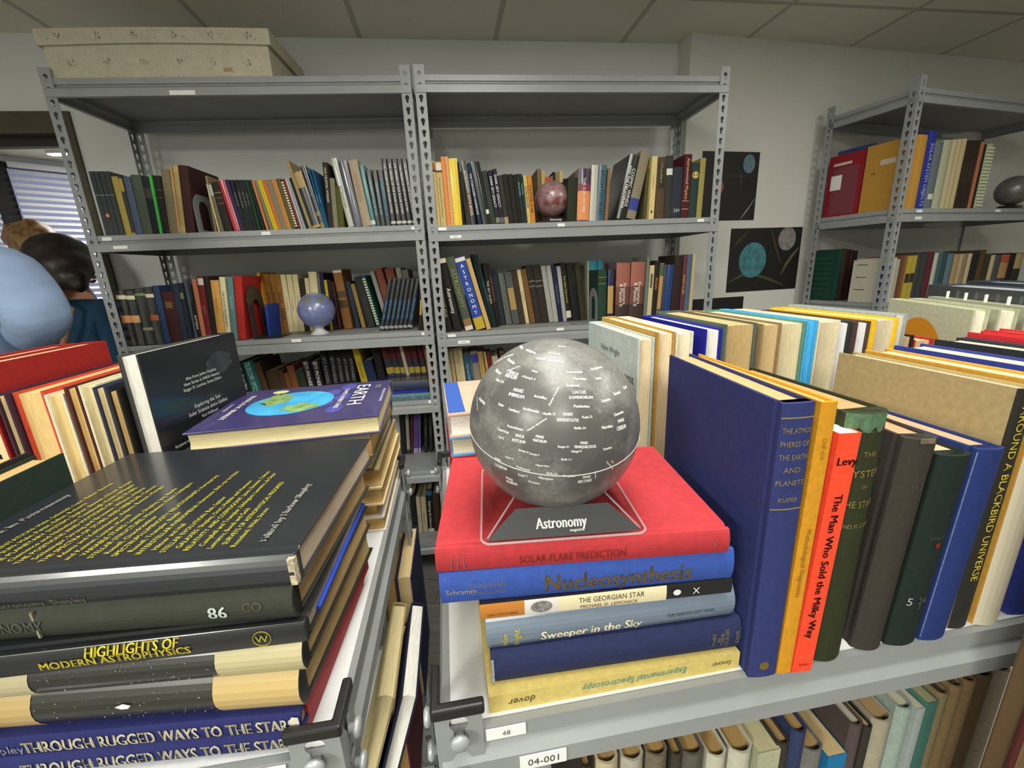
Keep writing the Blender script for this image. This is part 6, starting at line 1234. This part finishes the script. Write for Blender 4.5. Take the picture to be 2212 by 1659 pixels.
def person(label, M, J, shirt, trousers, hair, hair_chain, sleeves=True):
    p = thing('person', label, 'person', M)
    V = lambda k: J[k]
    ch = [[(0, 0, .96, .13, .10), (0, 0, 1.08, .12, .09), (*J['chest'], .135, .10), (*J['neck'], .055, .055), (*J['head'], .076, .092), (*J['crown'], .066, .080)]]
    idx = 6; arms = {}
    for sd, sx in (('r', 1), ('l', -1)):
        sh, el, wr = J['sh_'+sd], J['el_'+sd], J['wr_'+sd]
        base = idx
        hd = (Vector(wr)-Vector(el)).normalized(); nn = Vector((0, 0, 1))-hd*hd.z; nn = nn.normalized() if nn.length > .1 else Vector((-sx, 0, 0)); cc = hd.cross(nn); w = Vector(wr)
        ch.append([2, (*sh, .058, .055), (*el, .042, .042), (*wr, .029, .024), (*(w+hd*.045), .036, .016), (*(w+hd*.085), .038, .014)])
        palm = base+3; tip = base+4; idx += 5
        for q, (off, ln) in enumerate(((.030, .070), (.010, .080), (-.010, .075), (-.030, .058))):
            a = w+hd*.098+nn*off; b = a+hd*ln*.45-cc*sx*.010; c = b+hd*ln*.4-cc*sx*.022
            ch.append([tip, (*a, .009, .009), (*b, .0085, .0085), (*c, .0075, .0075)]); idx += 3
        a = w+hd*.050+nn*.040; b = a+hd*.025+nn*.018; c = b+hd*.025
        ch.append([palm, (*a, .012, .011), (*b, .010, .010), (*c, .0085, .0085)]); idx += 3
    for sx in (1, -1): ch.append([0, (sx*.09, 0, .88, .085, .09), (sx*.10, .015, .50, .058, .06), (sx*.10, -.01, .10, .038, .042), (sx*.105, .10, .035, .04, .03), (sx*.108, .18, .028, .034, .022)]); idx += 5
    hx = Vector(J['head']); cr = Vector(J['crown']); fw = Vector(J['face']).normalized(); sd_ = fw.cross(cr-hx).normalized()
    a = hx+fw*.088+(cr-hx)*.1; ch.append([4, (*a, .014, .014), (*(a+fw*.022-(cr-hx)*.12), .010, .010)]); idx += 2
    for s_ in (1, -1): a = hx+sd_*s_*.078+(cr-hx)*.1; ch.append([4, (*a, .012, .020), (*(a+sd_*s_*.010+(cr-hx)*.15), .006, .014)])
    skin_mesh('body', ch, skin_m, p)
    for s_ in (1, -1):
        e = hx+fw*.083+sd_*s_*.032+(cr-hx)*.38; MB().sphere(.012, tuple(e), 16, 10).build('eye', mat('eye_white', '#e2ddd5', .25), p, smooth=True)
    e = hx+fw*.090-(cr-hx)*.28; MB().tube([tuple(e-sd_*.022), tuple(e+fw*.006), tuple(e+sd_*.022)], .006, 6).build('mouth', mat('lips', '#9a5148', .5), p, smooth=True)
    fab = mat('shirt_fabric', shirt, .85, .2, var=.12, scale=7, stretch=(1, 1, 2.2), bump=.6); fab.node_tree.nodes['Bump'].inputs['Distance'].default_value = .012
    ck = [[(0, 0, .93, .165, .12), (0, 0, 1.10, .155, .115), (*J['chest'], .165, .12), (*(Vector(J['chest'])*.35+Vector(J['neck'])*.65), .085, .07)]]
    k = 4
    for sd in ('r', 'l'):
        sh, el, wr = (Vector(J[q+sd]) for q in ('sh_', 'el_', 'wr_')); mid = el*.2+wr*.8
        ck.append([2, (*sh, .083, .074), (*((sh+el)/2), .072, .066), (*el, .062, .060), (*mid, .045, .042)]); k += 4
    skin_mesh('shirt', ck, fab, p)
    tr = mat('trouser_fabric', trousers, .85, .2, var=.1, scale=30)
    skin_mesh('trousers', [[(0, 0, .97, .15, .115), (0, 0, .90, .155, .12)], [1, (.095, 0, .82, .10, .10), (.10, .015, .50, .075, .075), (.10, -.01, .13, .058, .06)], [1, (-.095, 0, .82, .10, .10), (-.10, .015, .50, .075, .075), (-.10, -.01, .13, .058, .06)]], tr, p)
    for sx in (1, -1): MB().prism([(sx*.105-.045, -.06), (sx*.105+.045, -.06), (sx*.11+.048, .12), (sx*.11+.02, .20), (sx*.11-.02, .20), (sx*.11-.048, .12)], .0, .055).build('shoe', mat('shoe_leather', '#221d1a', .4), p, bevel=.012)
    h = hair_mesh(hair_chain, mat('hair', hair, .45, .5, var=.6, scale=45, stretch=(1, 1, .35), bump=1.), p)
    return p, h
def hair_mesh(blobs, m, parent):
    mb = MB()
    for x, y, z, a, b, c in blobs:
        k = len(mb.v); mb.sphere(1, (0, 0, 0), 20, 14)
        for i in range(k, len(mb.v)): v = mb.v[i]; mb.v[i] = (x+v[0]*a, y+v[1]*b, z+v[2]*c)
    o = mb.build('hair', m, parent, smooth=True); r = o.modifiers.new('remesh', 'REMESH'); r.mode = 'VOXEL'; r.voxel_size = .012; r.use_smooth_shade = True
    sm = o.modifiers.new('smooth', 'SMOOTH'); sm.iterations = 6; return o
def Mz(x, y, deg): return Matrix.Translation((x, y, 0)) @ Matrix.Rotation(math.radians(deg), 4, 'Z')
person('person in a pale blue long-sleeved shirt with a bent elbow, at the left edge', Mz(-1.30, 1.02, 0),
       dict(chest=(0, 0, 1.37), neck=(-.03, .01, 1.60), head=(-.04, .04, 1.72), crown=(-.04, .04, 1.81), face=(0, 1, -.1), sh_r=(.155, 0, 1.475), el_r=(.245, -.04, 1.335), wr_r=(-.10, .17, 1.27), sh_l=(-.19, 0, 1.49), el_l=(-.30, -.05, 1.26), wr_l=(-.24, .16, 1.22)),
       '#8093b2', '#23262e', '#5a4a38', [(-.04, .02, 1.79, .10, .115, .085), (-.04, -.01, 1.72, .09, .085, .09)])
p2, h2 = person('person with long dark hair in a dark teal top with a tan strap', Mz(-1.84, 1.84, 0),
       dict(chest=(0, 0, 1.20), neck=(-.03, .04, 1.42), head=(-.05, .08, 1.50), crown=(-.05, .10, 1.58), face=(.2, 1, -.5), sh_r=(.15, .0, 1.335), el_r=(.185, -.02, 1.08), wr_r=(.08, .13, 1.06), sh_l=(-.18, .0, 1.32), el_l=(-.24, -.02, 1.06), wr_l=(-.10, .13, 1.06)),
       '#1c3a52', '#17181c', '#1f1511', [(-.05, .06, 1.545, .105, .115, .095), (-.01, .03, 1.50, .095, .10, .08), (.04, -.01, 1.455, .06, .06, .05), (.075, -.02, 1.42, .03, .03, .03)])
MB().tube([(.01, -.09, 1.385), (.06, -.105, 1.365), (.11, -.112, 1.33), (.10, -.135, 1.27), (.05, -.14, 1.18), (-.02, -.135, 1.06)], [.010]*6, 8).build('bag_strap', mat('tan_strap', '#8a6a42', .6), p2)
person('person with curly light brown hair beyond the dark-haired one', Mz(-2.66, 2.55, 0),
       dict(chest=(0, 0, 1.33), neck=(0, .01, 1.52), head=(0, .04, 1.63), crown=(0, .04, 1.71), face=(0, 1, -.1), sh_r=(.17, 0, 1.43), el_r=(.25, -.03, 1.18), wr_r=(.15, .18, 1.12), sh_l=(-.17, 0, 1.43), el_l=(-.25, -.03, 1.18), wr_l=(-.15, .18, 1.12)),
       '#6a6a70', '#2a2a30', '#8d6a3f', [(0, .02, 1.69, .10, .11, .10), (-.05, -.02, 1.735, .05, .05, .04), (.02, 0, 1.76, .05, .05, .035), (.08, -.02, 1.70, .06, .06, .05), (.12, -.02, 1.66, .05, .05, .045), (-.08, -.02, 1.69, .04, .05, .05), (.02, -.06, 1.66, .08, .06, .08)])

# ------------------------------------------------------------------ brown shape of unknown kind, modelled as a post, right front corner
bp_ = thing('brown_post', 'brown post with a dark red edge at the lower right corner', 'post', NEAR_R.mat(.512, -.050, 0))
MB().box(.004, .09, 0, .022, 0, 1.30).build('post_body', mat('brown_surface', '#6b543a', .7, .3, var=.15, scale=6, stretch=(1, 1, .2)), bp_, bevel=.003); MB().box(-.0015, .0045, .0, .004, 0, 1.299).build('red_edge', mat('dark_red_edge', '#4a1714', .6), bp_, bevel=.001)
bpy.context.view_layer.update()
